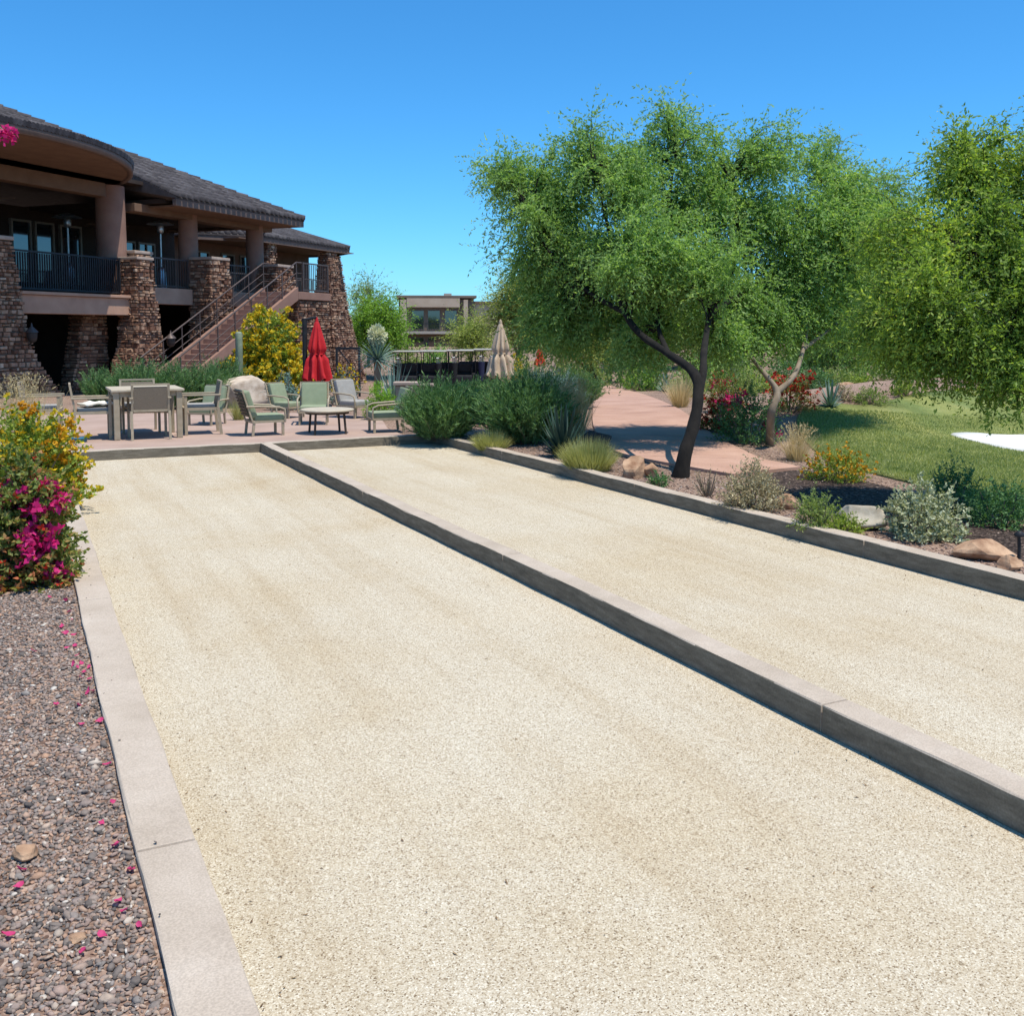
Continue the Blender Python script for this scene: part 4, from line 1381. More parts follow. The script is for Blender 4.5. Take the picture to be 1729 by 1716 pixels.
def carts():
    labs = ['white roofed golf cart at the left end of the parked row', 'white roofed golf cart second from the left in the parked row',
            'white roofed golf cart third from the left in the parked row', 'white roofed golf cart nearest the beige umbrella in the parked row']
    proto = golf_cart()
    labs += ['golf cart in the back row behind the leftmost cart', 'golf cart in the back row behind the second cart', 'golf cart in the back row behind the third cart']
    for i, px in enumerate((688, 733, 777, 822, 705, 748, 795)):
        o = proto if i == 0 else copy_tree(proto)
        o.location = at_ground(px, 46 if i < 4 else 49.2)
        o.rotation_euler = (0, 0, -PHI + random.uniform(-.05, .05) + math.pi)
        tag(o, labs[i], 'golf cart', 'golf carts parked in a row')
        for k, sx in enumerate((-.25, .25)):
            if ((i + k) % 2 == 0 and i < 3) or i > 3: continue
            x, y = o.location.x, o.location.y
            M = Matrix.Translation(o.location) @ Matrix.Rotation(o.rotation_euler[2], 4, 'Z')
            g = empty('golf_bag', M @ Vector((sx, 1.03, .48)), 0)
            mat = ['bag_navy', 'cart_black', 'cart_red'][(i + 2 * k) % 3 if i == 1 else (i + k) % 2]
            MB().tube([(0, 0, 0), (0, 0, .45), (0, 0, .85)], [.12, .13, .15], 12).build('bag', mat, g)
            for q in range(5):
                a = q * 1.25
                c = tube('club', [(.07 * math.cos(a), .07 * math.sin(a), .8), (.10 * math.cos(a), .10 * math.sin(a), 1.08)], .01, 'steel', g, 6)
                MB().box((.11 * math.cos(a), .11 * math.sin(a), 1.09), (.09, .05, .05), bev=.015).build('club_head', 'cart_white' if q % 2 else 'cart_black', c)
            nm = {'bag_navy': 'navy', 'cart_red': 'dark red', 'cart_black': 'black'}[mat]
            tag(g, nm + ' golf bag strapped behind the ' + ('leftmost', 'second', 'third', 'rightmost')[i] + ' cart, on its ' + ('right' if sx < 0 else 'left'), 'golf bag', 'golf bags on the carts')
carts()

# low wall in front of the carts, and the stub of wall by the right-hand lounge chair
def low_wall(px0, px1, Z, h, label, ytop=None):
    a = at_ground(px0, Z); b = at_ground(px1, Z)
    d = b - a; L = d.xy.length; ang = math.atan2(d.y, d.x)
    z = min(a.z, b.z)
    o = empty('low_wall', ((a.x + b.x) / 2, (a.y + b.y) / 2, z - .05), ang)
    n = max(2, int(L / .55)); rows = max(1, int(h / .2))
    box('core', (0, 0, h / 2), (L, .2, h - .01), 'mortar', o)
    for r in range(rows):
        off = .27 * (r % 2)
        x = -L / 2 - off
        while x < L / 2 - .03:
            x0 = max(x, -L / 2); x1 = min(x + .54, L / 2)
            if x1 - x0 > .06:
                MB().box(((x0 + x1) / 2, 0, h * (r + .5) / rows), (x1 - x0 - .012, .26 + random.uniform(-.02, .02), h / rows - .012), bev=.012).build('stone_block', 'low_wall_stone', o)
            x += .54
    MB().box((0, 0, h + .03), (L + .08, .36, .06), bev=.012).build('coping', 'cap_stone', o)
    tag(o, label, 'wall')
low_wall(648, 730, 26, .40, 'low pale stone wall in front of the parked golf carts')
low_wall(668, 706, 18.6, .62, 'short stone wall end behind the right lounge chair')

# dark steel gate near the yucca
def gate():
    a = at_ground(568, 29); b = at_ground(606, 29)
    d = b - a; L = d.xy.length
    o = empty('steel_gate', ((a.x + b.x) / 2, (a.y + b.y) / 2, a.z), math.atan2(d.y, d.x))
    H = 1.42
    for sx in (-1, 1): MB().box((sx * L / 2, 0, H / 2), (.06, .06, H)).build('post', 'rail_dark', o)
    for z in (H - .03, .62, .12): MB().box((0, 0, z), (L - .06, .05, .07 if z > 1 else .05)).build('crossbar', 'rail_dark', o)
    MB().tube([(-L / 2 + .05, 0, H - .05), (L / 2 - .05, 0, .65)], .02, 6).build('brace', 'rail_dark', o)
    for k in range(5): MB().box((-L / 2 + L * (k + 1) / 6, 0, .37), (.02, .02, .45)).build('bar', 'rail_dark', o)
    tag(o, 'dark steel gate between the stone buttress and the yucca', 'gate')
gate()

# =================================================================== PLANTS AND ROCKS
def unit(a):
    return a / np.maximum(np.linalg.norm(a, axis=-1, keepdims=True), 1e-9)

def leaves(P, D, L, W, r):
    """diamond leaf at each point, along D"""
    n = len(P)
    D = unit(D)
    side = unit(np.cross(D, r.normal(size=(n, 3))))
    nrm = np.cross(D, side)
    L = np.broadcast_to(L, (n,))[:, None]; W = np.broadcast_to(W, (n,))[:, None]
    mid = P + D * L * .45 + nrm * L * .06
    V = np.stack([P, mid - side * W / 2, P + D * L, mid + side * W / 2], 1).reshape(-1, 3)
    return V

def quadmesh(name, V, mat, parent):
    return npmesh(name, V, np.arange(len(V)).reshape(-1, 4), mat, parent)

def twigs(S, D, length, nodes, grav, r, lpn, L, W, spread=.9, wob=.12):
    """leafy twigs: start S, direction D, bending by grav; returns leaf verts and twig polylines"""
    n = len(S)
    p = S.copy(); d = unit(D)
    step = (np.broadcast_to(length, (n,)) / nodes)[:, None]
    VL = []; line = [p.copy()]
    for k in range(nodes):
        d = unit(d + r.normal(0, wob, (n, 3)) + np.array([0, 0, -grav / nodes]))
        p = p + d * step
        line.append(p.copy())
        for _ in range(lpn):
            dd = unit(d * .8 + r.normal(0, spread, (n, 3)) * np.array([1, 1, .7]))
            q = p - d * step * r.random((n, 1))
            sc = r.uniform(.65, 1.2, n)
            VL.append(leaves(q, dd, L * sc, W * sc, r))
    return np.concatenate(VL), np.stack(line, 1)

def strips(P0, D, length, width, droop, r, nseg=4, face_out=True, base_w=1.0):
    """tapering blades growing from P0 along D, drooping outwards"""
    n = len(P0)
    d = unit(D)
    side = unit(np.cross(d, np.array([0, 0, 1.0])) + r.normal(0, .25, (n, 3)))
    length = np.broadcast_to(length, (n,)); width = np.broadcast_to(width, (n,)); droop = np.broadcast_to(droop, (n,))
    out = d * np.array([1, 1, 0]); out = unit(out + 1e-6)
    V = np.zeros((n, nseg + 1, 2, 3))
    p = P0.copy()
    for k in range(nseg + 1):
        t = k / nseg
        w = (width * (base_w * (1 - t) + .08) if base_w == 1.0 else width * (min(1, .55 + 1.2 * t) * (1 - t ** 3) + .04))[:, None]
        V[:, k, 0] = p - side * w / 2; V[:, k, 1] = p + side * w / 2
        d = unit(d + np.array([0, 0, -1.0]) * (droop / nseg)[:, None] + out * (droop * .25 / nseg)[:, None])
        p = p + d * (length / nseg)[:, None]
    V = V.reshape(n, -1, 3)
    base = np.arange(n)[:, None, None] * (2 * (nseg + 1))
    f = np.array([[2 * k, 2 * k + 1, 2 * k + 3, 2 * k + 2] for k in range(nseg)])[None]
    return V.reshape(-1, 3), (base + f).reshape(-1, 4)

def stems_part(lines, r0, r1, mat, parent, name='stem', n=4, every=1):
    mb = MB()
    for ln in lines[::every]:
        m = len(ln)
        mb.tube([Vector(p) for p in ln], [r0 + (r1 - r0) * i / (m - 1) for i in range(m)], n, cap=False)
    return mb.build(name, mat, parent)

def nrng(seed): return np.random.default_rng(seed)
_seed = [1000]
def nxt():
    _seed[0] += 1
    return nrng(_seed[0])

# ---- plant kinds -----------------------------------------------------------------
def tuft(name, px, py, wpx, ypx_top, n, bw, mat, label, cat='grass', Z=None, droop=1.1, group=None, lean=.75, plumes=None, spread=.3):
    """clump of arching blades; size read off the width and height it shows"""
    g = gnd(px, py) if Z is None else at_ground(px, Z)
    Zd = g.x * math.sin(PHI) + g.y * math.cos(PHI)
    rad = wpx / 2 / FPX * Zd; h = max(.12, atZ(px, ypx_top, Zd).z - g.z)
    r = nxt()
    o = empty(name, g)
    a = r.uniform(0, 6.283, n); q = np.sqrt(r.random(n))
    P0 = np.stack([np.cos(a) * q * rad * spread, np.sin(a) * q * rad * spread, np.full(n, -.02)], 1)
    lv = lean * q * rad / h * r.uniform(.6, 1.35, n)
    a2 = a + r.normal(0, .35, n)
    D = np.stack([np.cos(a2) * lv, np.sin(a2) * lv, np.ones(n)], 1)
    Ln = h * r.uniform(.7, 1.12, n) * np.sqrt(1 + lv ** 2) ** .5 * (1 - (.35 * q ** 2 if spread > .4 else 0))
    V, F = strips(P0, D, Ln, bw * r.uniform(.7, 1.3, n), droop * r.uniform(.4, 1.2, n) * np.clip(lv, .15, 1), r)
    npmesh('blades', V, F, mat, o)
    if plumes:
        pm, pn = plumes
        a = r.uniform(0, 6.283, pn); lv = lean * r.uniform(.1, 1.0, pn) * rad / h
        D = np.stack([np.cos(a) * lv, np.sin(a) * lv, np.ones(pn)], 1)
        S = np.stack([np.cos(a) * rad * .15, np.sin(a) * rad * .15, np.full(pn, h * .45)], 1)
        VL, ln = twigs(S, D, h * .72, 9, .7, r, 5, .035, .006, .5, .05)
        quadmesh('plumes', VL, pm, o)
    return tag(o, label, cat, group)

def bush(name, px, py, wpx, ytop, n, L, W, mat, label, Z=None, cat='shrub', flowers=(), up=.8, grav=.3, group=None, depth=1.0, stem='bark_tan', nodes=7, lpn=2, fill=.25, tw=.5, lopsided=0.0):
    """woody shrub: stems from the foot, leafy twigs through a dome, flowers at twig ends"""
    g = gnd(px, py) if Z is None else at_ground(px, Z)
    Zd = g.x * math.sin(PHI) + g.y * math.cos(PHI)
    rad = wpx / 2 / FPX * Zd; h = max(.1, atZ(px, ytop, Zd).z - g.z)
    r = nxt()
    o = empty(name, g, -PHI)
    nt = max(20, n // (nodes * lpn))
    # twig starts through an uneven dome
    u = unit(r.normal(size=(nt, 3))); u[:, 2] = np.abs(u[:, 2]) * 1.15 - .12
    u = unit(u)
    lob = 1 + .16 * np.sin(3 * np.arctan2(u[:, 1], u[:, 0]) + r.uniform(0, 6)) + .14 * np.sin(5 * u[:, 2] * 2 + r.uniform(0, 6)) + .12 * r.normal(size=nt)
    rho = (fill + (1 - fill) * r.random(nt) ** .45) * lob
    tl = tw * min(rad, h) * r.uniform(.6, 1.3, nt)
    core = np.stack([u[:, 0] * rad * (1 - tw * .55), u[:, 1] * rad * depth * (1 - tw * .55), u[:, 2] * h * (1 - tw * .5)], 1) * np.minimum(rho, 1.12)[:, None]
    core[:, 2] = np.maximum(core[:, 2], .01)
    core[:, 0] += lopsided * core[:, 2]
    D = unit(u * np.array([1, 1, .6]) + np.array([0, 0, up]) + r.normal(0, .3, (nt, 3)))
    VL, ln = twigs(core, D, tl, nodes, grav, r, lpn, L, W)
    keep = VL.reshape(-1, 4, 3)[:, :, 2].min(1) > -.01
    quadmesh('foliage', VL.reshape(-1, 4, 3)[keep].reshape(-1, 3), mat, o)
    # stems
    ns = min(26, nt)
    idx = r.choice(nt, ns, replace=False)
    lines = []
    for i in idx:
        e = ln[i, 3]
        f0 = np.array([e[0] * .12, e[1] * .12, -.03])
        lines.append([f0, f0 * .5 + e * .5 + np.array([0, 0, -.1 * h]) * .3, e])
    stems_part(lines, max(.006, .018 * h), .004, stem, o)
    for (fm, fn, fs, zone) in flowers:
        k = r.choice(nt, fn, replace=fn > nt)
        if zone == 'top':
            sc = core[:, 2] + .2 * r.random(nt) * h
            k = np.argsort(-sc)[:max(fn, 1)] if fn <= nt else r.choice(np.argsort(-sc)[:nt // 2], fn)
        elif zone == 'clump':
            cen = r.choice(nt, max(4, fn // 34), replace=False)
            dd = np.min(np.linalg.norm(core[:, None] - core[cen][None], axis=2), 1)
            k = r.choice(np.argsort(dd)[:max(fn // 3, 8)], fn)
        C = ln[k, -1] + r.normal(0, fs * .5, (len(k), 3))
        C[:, 2] = np.maximum(C[:, 2], .02)
        m = 5
        P = np.repeat(C, m, 0)
        Dv = unit(r.normal(size=(len(P), 3)) + np.array([0, 0, .35]))
        quadmesh('blossom', leaves(P, Dv, fs * r.uniform(.7, 1.2, len(P)), fs * .8, r), fm, o)
    return tag(o, label, cat, group)

def spike_shrub(name, px, py, wpx, ytop, n, mat, label, Z=None, group=None, L=.05, W=.007, depth=1.0):
    """upright bushy shrub of straight leafy shoots, like rosemary or desert broom"""
    g = gnd(px, py) if Z is None else at_ground(px, Z)
    Zd = g.x * math.sin(PHI) + g.y * math.cos(PHI)
    rad = wpx / 2 / FPX * Zd; h = max(.1, atZ(px, ytop, Zd).z - g.z)
    r = nxt()
    o = empty(name, g, -PHI)
    a = r.uniform(0, 6.283, n); q = np.sqrt(r.random(n))
    S = np.stack([np.cos(a) * q * rad * .5, np.sin(a) * q * rad * .5 * depth, r.uniform(0, .3, n) * h * (1 - q * .5)], 1)
    lv = 1.0 * q * rad / h
    D = np.stack([np.cos(a) * lv + r.normal(0, .14, n), (np.sin(a) * lv) * depth + r.normal(0, .14, n), np.ones(n)], 1)
    ln_len = h * np.clip(1.05 - .38 * q ** 2, .4, 1.1) * r.uniform(.62, 1.05, n)
    VL, ln = twigs(S, D, ln_len, 14, .05, r, 3, L * 1.35, W, .34, .07)
    quadmesh('foliage', VL, mat, o)
    stems_part(list(ln[: min(n, 90)]), .006, .002, 'bark_tan', o, n=3)
    return tag(o, label, 'shrub', group)

def rosette(name, px, py, wpx, ytop, n, bw, mat, label, Z=None, cat='agave', zc=0.0, sphere=False, extra=None, group=None):
    """stiff pointed leaves from one heart"""
    g = gnd(px, py) if Z is None else at_ground(px, Z)
    Zd = g.x * math.sin(PHI) + g.y * math.cos(PHI)
    rad = wpx / 2 / FPX * Zd; h = max(.1, atZ(px, ytop, Zd).z - g.z)
    o = empty(name, g)
    base = MB()
    for k in range(n):                                  # every leaf its own piece
        t = k / max(n - 1, 1)
        a = k * 2.39996
        el = R(8 + 74 * t) if not sphere else R(-35 + 118 * t)
        Lf = (rad / max(math.cos(el), .45)) * .82 if not sphere else rad
        Lf = min(Lf, h * 1.05 / max(math.sin(el), .2)) if not sphere else Lf
        d = Vector((math.cos(a) * math.cos(el), math.sin(a) * math.cos(el), math.sin(el)))
        s = Vector((-math.sin(a), math.cos(a), 0)); u = d.cross(s) * -1
        p0 = Vector((0, 0, zc + .02)) + d * .02
        vs = []
        for (q, w, dz) in ((0, .6, 0), (.3, 1, .0), (.65, .75, .02), (1, .03, .06 * (1 if not sphere else 0))):
            c = p0 + d * Lf * q + Vector((0, 0, dz * Lf))
            vs += [c - s * bw * w / 2 + u * bw * .18 * w, c - u * bw * .10 * w, c + s * bw * w / 2 + u * bw * .18 * w]
        fs = []
        for i in range(3):
            b = 3 * i
            fs += [(b, b + 1, b + 4, b + 3), (b + 1, b + 2, b + 5, b + 4)]
        MB().add(vs, fs, True).build('leaf', mat, o)
    if zc > .1:
        MB().tube([(0, 0, -.05), (0, .02, zc * .5), (0, 0, zc)], [.09, .075, .08], 10).build('trunk', 'bark_tan', o)
    if extra: extra(o, h, rad)
    return tag(o, label, cat, group)

def rock(px, py, wpx, hpx, mat, label, Z=None, seed=None, depth=.8, name='rock', rot=0, group=None, sharp=.18):
    g = gnd(px, py) if Z is None else at_ground(px, Z)
    Zd = g.x * math.sin(PHI) + g.y * math.cos(PHI)
    w = wpx / FPX * Zd; h = hpx / FPX * Zd
    r = nxt()
    bm = bmesh.new()
    bmesh.ops.create_icosphere(bm, subdivisions=4 if sharp < .2 else 3, radius=.5)
    cuts = unit(r.normal(size=(16, 3))); off = r.uniform(.27, .45, 16)
    ph = r.uniform(0, 6, 9)
    for v in bm.verts:
        p = np.array(v.co)
        for c, d in zip(cuts, off):
            k = p @ c - d
            if k > 0: p = p - c * k * .95
        nz = .03 * math.sin(p[0] * 9 + ph[0]) * math.sin(p[1] * 8 + ph[1]) + .025 * math.sin(p[2] * 14 + ph[2] + p[0] * 5) + .012 * math.sin(p[0] * 31 + ph[3]) * math.sin(p[1] * 27 + ph[4]) * math.sin(p[2] * 29)
        p = p * (1 + nz * sharp / .18)
        v.co = Vector(p)
    zs = [v.co.z for v in bm.verts]; xs = [v.co.x for v in bm.verts]
    sx = w / (max(xs) - min(xs)); sz = h / (max(zs) - min(zs)) * 1.25
    for v in bm.verts:
        v.co = Vector((v.co.x * sx, v.co.y * sx * depth, (v.co.z - min(zs)) * sz - h * .25))
    me = bpy.data.meshes.new(name); bm.to_mesh(me); bm.free()
    for p in me.polygons: p.use_smooth = sharp < .2
    me.materials.append(MATS[mat])
    o = link(bpy.data.objects.new(name, me))
    o.location = g; o.rotation_euler = (0, 0, -PHI + rot)
    return tag(o, label, 'rock', group)

# ---- trees ------------------------------------------------------------------------
def tree(name, label, base, limbs, lobes, leafmat, barkmat, nb, tpb, Lf, Wf, nodes=8, lpn=2, grav=.9, tlen=.45, group=None, seed=1, wisps=8, upb=.35, rbr=.022, shell=.5, clump=0):
    """limbs: list of ([points], [radii]) in world space; lobes: (centre, (rx,ry,rz), weight)"""
    r = nrng(seed)
    o = empty(name, base)
    B = np.array(base)
    mb = MB()
    nodesP = []
    for pts, rad in limbs:
        P = [Vector(p) - Vector(base) for p in pts]
        S = []; RR_ = []
        for i in range(len(P) - 1):
            p0 = P[max(i - 1, 0)]; p1 = P[i]; p2 = P[i + 1]; p3 = P[min(i + 2, len(P) - 1)]
            for k in range(5):
                t = k / 5
                S.append(.5 * ((2 * p1) + (p2 - p0) * t + (2 * p0 - 5 * p1 + 4 * p2 - p3) * t * t + (3 * p1 - p0 - 3 * p2 + p3) * t ** 3))
                RR_.append((rad[i] * (1 - t) + rad[i + 1] * t) * (1 + .06 * math.sin(7.0 * (i + t)) + r.normal(0, .02)))
        S.append(P[-1]); RR_.append(rad[-1])
        mb.tube(S, RR_, 10)
        hi = [np.array(s) for s, q in zip(S, RR_) if q < max(rad) * .85] or [np.array(S[-1])]
        nodesP += hi
    trunk = mb.build('trunk', barkmat, o)
    nodesP = np.array(nodesP)
    if clump:                                    # break each lobe into smaller uneven ones
        sub = []
        for c_, rd, wt_ in lobes:
            for _ in range(clump):
                u = unit(r.normal(size=3)) * r.uniform(.3, .75)
                k = r.uniform(.45, .72)
                sub.append((tuple(np.array(c_) + u * np.array(rd)), tuple(np.array(rd) * k), wt_ * k))
        lobes = sub + [(c_, rd, wt_ * 1.1) for c_, rd, wt_ in lobes]
    w = np.array([l[2] for l in lobes], float); w /= w.sum()
    lines = []; SS = []; DD = []
    br = MB()
    for b in range(nb + wisps):
        i = r.choice(len(lobes), p=w)
        c, rad, _ = lobes[i]
        u = unit(r.normal(size=3))
        q = (shell + (1 - shell) * r.random() ** .6)
        if b >= nb: q = r.uniform(1.05, 1.32); u[2] = abs(u[2]) * .8 + .15; u = unit(u)
        T = np.array(c) - B + u * np.array(rad) * q
        d = np.linalg.norm(nodesP - T, axis=1) + .6 * np.maximum(0, nodesP[:, 2] - T[2])
        s = nodesP[np.argmin(d + r.uniform(0, .25, len(d)))]
        m = (s + T) / 2 + np.array([0, 0, upb * np.linalg.norm(T - s) * .5]) + r.normal(0, .06, 3)
        t = np.linspace(0, 1, 8)[:, None]
        C = (1 - t) ** 2 * s + 2 * t * (1 - t) * m + t * t * T
        C[1:-1] += r.normal(0, .025, (6, 3))
        r0 = rbr * r.uniform(.6, 1.2)
        br.tube([Vector(p) for p in C], [r0 * (1 - .8 * k / 7) for k in range(8)], 5, cap=False)
        k = tpb if b < nb else max(6, tpb // 2)
        tt = (.35 if b < nb else .15) + (.65 if b < nb else .85) * r.random(k) ** .7
        idx = tt * 7; lo = np.minimum(idx.astype(int), 6); f = (idx - lo)[:, None]
        SS.append(C[lo] * (1 - f) + C[lo + 1] * f)
        tang = unit(C[lo + 1] - C[lo])
        DD.append(unit(tang * .7 + r.normal(0, .75, (k, 3)) + np.array([0, 0, .25])))
    br.build('branches', barkmat, trunk)['kind'] = 'stuff'
    S = np.concatenate(SS); D = np.concatenate(DD)
    VL, ln = twigs(S, D, tlen * r.uniform(.5, 1.25, len(S)), nodes, grav, r, lpn, Lf, Wf, .75, .1)
    quadmesh('crown', VL, leafmat, o)
    tw = ln[:: max(1, len(ln) // 900)]
    stems_part(list(tw), .004, .0015, barkmat, trunk, 'twigs', 3)['kind'] = 'stuff'
    return tag(o, label, 'tree', group)

def LZ(px, py, Z): return tuple(atZ(px, py, Z))
def lobe(px, py, Z, rx, rz, w=1.0, ry=None):
    """rx, rz: half width and half height as seen, in photo pixels"""
    k = Z / FPX
    return (LZ(px, py, Z), (rx * k, (ry or rx * .9) * k, rz * k), w)

# the nearest tree, dark trunk beside the right curb
gb = gnd(1148, 806)
def near_tree():
    b = (gb.x, gb.y, gb.z - .06)
    limbs = [([b, LZ(1157, 765, 10.75), LZ(1172, 715, 10.95), LZ(1179, 665, 11.15), LZ(1170, 628, 11.35), LZ(1128, 597, 11.94), LZ(1082, 565, 12.6), LZ(1055, 528, 13.04), LZ(1043, 480, 13.37), LZ(1035, 420, 13.7), LZ(1018, 350, 13.8), LZ(1010, 285, 13.9)],
              [.105, .072, .066, .061, .055, .045, .044, .038, .03, .022, .015, .008]),
             ([LZ(1178, 672, 11.15), LZ(1187, 630, 11.4), LZ(1189, 590, 11.94), LZ(1200, 530, 13.04), LZ(1225, 460, 14.0), LZ(1240, 380, 14.4), LZ(1230, 300, 14.5)], [.05, .044, .04, .034, .026, .018, .009]),
             ([LZ(1200, 530, 13.04), LZ(1260, 490, 14.1), LZ(1330, 450, 14.7), LZ(1390, 390, 15.1), LZ(1400, 320, 15.2)], [.04, .034, .028, .018, .008]),
             ([LZ(1055, 528, 13.04), LZ(990, 490, 13.8), LZ(930, 430, 14.1), LZ(890, 350, 14.3)], [.036, .028, .02, .008]),
             ([LZ(1128, 597, 11.94), LZ(1110, 540, 13.26), LZ(1120, 450, 14.1), LZ(1130, 340, 14.3), LZ(1140, 260, 14.3)], [.035, .03, .026, .018, .008])]
    lobes = [lobe(985, 375, 14.6, 125, 125, 1.2, 95), lobe(920, 385, 14.8, 85, 140, .75, 70), lobe(1110, 315, 14.6, 130, 110, 1.2), lobe(1240, 325, 14.6, 130, 115, 1.2), lobe(1370, 365, 14.6, 110, 110, 1.0), lobe(1110, 465, 14.2, 160, 95, 1.4, 100),
             lobe(955, 500, 14.6, 90, 85, .7, 80), lobe(1255, 490, 14.2, 130, 90, 1.1, 100), lobe(1150, 225, 14.5, 45, 55, .25), lobe(1420, 450, 14.8, 75, 85, .6), lobe(1085, 440, 13.0, 85, 75, .7), lobe(1190, 440, 13.0, 90, 80, .7), lobe(1050, 330, 13.6, 70, 60, .5), lobe(900, 480, 14.8, 70, 110, .6, 60), lobe(1000, 560, 14.4, 90, 45, .5, 70), lobe(1110, 560, 14.2, 110, 45, .5, 80), lobe(1260, 545, 14.4, 110, 42, .6, 80), lobe(1310, 290, 14.6, 80, 70, .6), lobe(1350, 450, 14.4, 80, 70, .6), lobe(1450, 380, 14.9, 60, 80, .5), lobe(860, 300, 14.9, 40, 50, .25, 40), lobe(1020, 250, 14.6, 70, 50, .4), lobe(1225, 575, 13.4, 50, 28, .25, 40), lobe(1360, 540, 14.6, 70, 40, .4, 60), lobe(930, 560, 14.7, 60, 50, .35, 50), lobe(1065, 585, 13.6, 50, 28, .2, 40)]
    tree('mesquite_tree', 'feathery green tree with dark leaning forked trunk beside the right curb', b, limbs, lobes, 'leaf_mesquite', 'bark_dark', 400, 48, .058, .021, 9, 2, 1.3, .55, seed=5, wisps=64, rbr=.015, shell=.35, clump=4)
near_tree()

# bright bigger-leaved tree at the right edge, trunk out of frame
def edge_tree():
    g = at_ground(1905, 8.5)
    b = (g.x, g.y, g.z - .05)
    limbs = [([b, LZ(1895, 720, 8.65), LZ(1870, 620, 8.74), LZ(1850, 540, 8.82), LZ(1835, 430, 8.90), LZ(1800, 300, 8.99)], [.13, .11, .095, .075, .045, .015]),
             ([LZ(1870, 620, 8.74), LZ(1790, 540, 8.65), LZ(1700, 470, 8.57), LZ(1620, 420, 8.65)], [.06, .045, .03, .012]),
             ([LZ(1850, 540, 8.82), LZ(1760, 440, 9.07), LZ(1690, 340, 9.24), LZ(1640, 270, 9.32)], [.055, .04, .026, .01]),
             ([LZ(1870, 620, 8.74), LZ(1800, 610, 8.40), LZ(1700, 570, 8.32), LZ(1600, 560, 8.48)], [.045, .034, .022, .01])]
    lobes = [lobe(1620, 400, 8.90, 110, 110, 1.0), lobe(1700, 320, 9.16, 110, 110, 1.1), lobe(1810, 330, 8.99, 120, 140, .7), lobe(1580, 520, 8.74, 110, 90, 1.0), lobe(1700, 480, 8.57, 120, 110, 1.1),
             lobe(1690, 610, 8.32, 90, 75, .9), lobe(1800, 560, 8.48, 110, 110, .7), lobe(1530, 440, 9.16, 60, 70, .4), lobe(1560, 590, 8.65, 60, 50, .4)]
    lobes += [lobe(1500, 420, 9.3, 55, 75, .5), lobe(1500, 540, 9.1, 60, 60, .45), lobe(1640, 250, 9.2, 50, 50, .3)]
    tree('acacia_tree', 'bright green tree reaching in from the right edge of the picture', b, limbs, lobes, 'leaf_acacia', 'bark_dark', 185, 46, .046, .0165, 9, 2, 1.35, .46, seed=11, wisps=26, rbr=.013, shell=.35, clump=4)
edge_tree()

# thin tan tree between them
def tan_tree():
    g = gnd(1300, 752)
    b = (g.x, g.y, g.z - .05)
    z0 = 13.4
    limbs = [([b, LZ(1302, 700, z0), LZ(1312, 662, z0 + .1), LZ(1290, 630, z0 + .2), LZ(1268, 598, z0 + .4), LZ(1255, 540, z0 + .9)], [.065, .055, .045, .032, .024, .012]),
             ([LZ(1312, 662, z0 + .1), LZ(1340, 635, z0 + .3), LZ(1356, 590, z0 + .7), LZ(1370, 520, z0 + 1.4), LZ(1390, 440, z0 + 2), LZ(1410, 330, z0 + 2.3)], [.045, .036, .03, .024, .018, .008]),
             ([LZ(1356, 590, z0 + .7), LZ(1420, 540, z0 + 1.5), LZ(1480, 480, z0 + 2)], [.026, .02, .008])]
    lobes = [lobe(1420, 420, 15.8, 80, 110, .9), lobe(1460, 520, 15.6, 85, 75, .9), lobe(1370, 530, 15.2, 90, 65, .9), lobe(1300, 525, 14.6, 60, 40, .4), lobe(1405, 270, 15.8, 25, 50, .25), lobe(1480, 400, 16, 60, 90, .7), lobe(1530, 470, 16, 50, 90, .5), lobe(1490, 350, 16, 55, 55, .5), lobe(1545, 390, 16, 45, 60, .4)]
    tree('olive_tree', 'slender tree with forked tan trunk behind the red flowering bush', b, limbs, lobes, 'leaf_mesquite', 'bark_tan', 150, 36, .055, .019, 8, 2, 1.0, .5, seed=21, wisps=12, rbr=.014, clump=3)
tan_tree()

# background trees, each its own
def back_tree(px, Z, ytop, ybot, wpx, leafm, label, bark='bark_green', n=60, name='desert_tree', seed=1, tpb=24, Lf=.10, trunk_dx=0, base_y=None):
    g = at_ground(px + trunk_dx, Z)
    b = (g.x, g.y, g.z - .05)
    k = Z / FPX
    yc = (ytop + ybot) / 2; hh = (ybot - ytop) / 2
    r = nrng(seed + 500)
    limbs = []
    t0 = LZ(px + trunk_dx * .8, min(ybot + hh * .15, 640), Z)
    if t0[2] < b[2] + .2: t0 = (t0[0], t0[1], b[2] + .3)
    R0 = .05 + .012 * hh * k * 2
    for s in (-.5, .1, .55):
        limbs.append(([b, t0, LZ(px + s * wpx * .35, yc + hh * .3, Z + r.normal(0, .3)), LZ(px + s * wpx * .6, ytop + hh * .5, Z + r.normal(0, .4))], [R0, R0 * .7, R0 * .4, R0 * .12]))
    lobes = []
    for i in range(5):
        a = r.uniform(-.6, .6); c = r.uniform(-.45, .45)
        lobes.append(lobe(px + a * wpx * .5, yc + c * hh, Z + r.normal(0, .4) * wpx * k * .3, wpx * .28, hh * .55, 1))
    lobes.append(lobe(px, yc, Z, wpx * .42, hh * .85, 1.2))
    tree(name, label, b, limbs, lobes, leafm, bark, n, tpb, Lf, Lf * .36, 6, 2, .8, .09 * Z * .3 if Z > 30 else .6, group='trees in the background', seed=seed, wisps=6, rbr=.02)
back_tree(634, 55, 490, 598, 80, 'leaf_bright', 'rounded bright green tree between the clubhouse and the distant tan building', seed=31, Lf=.16, n=70)
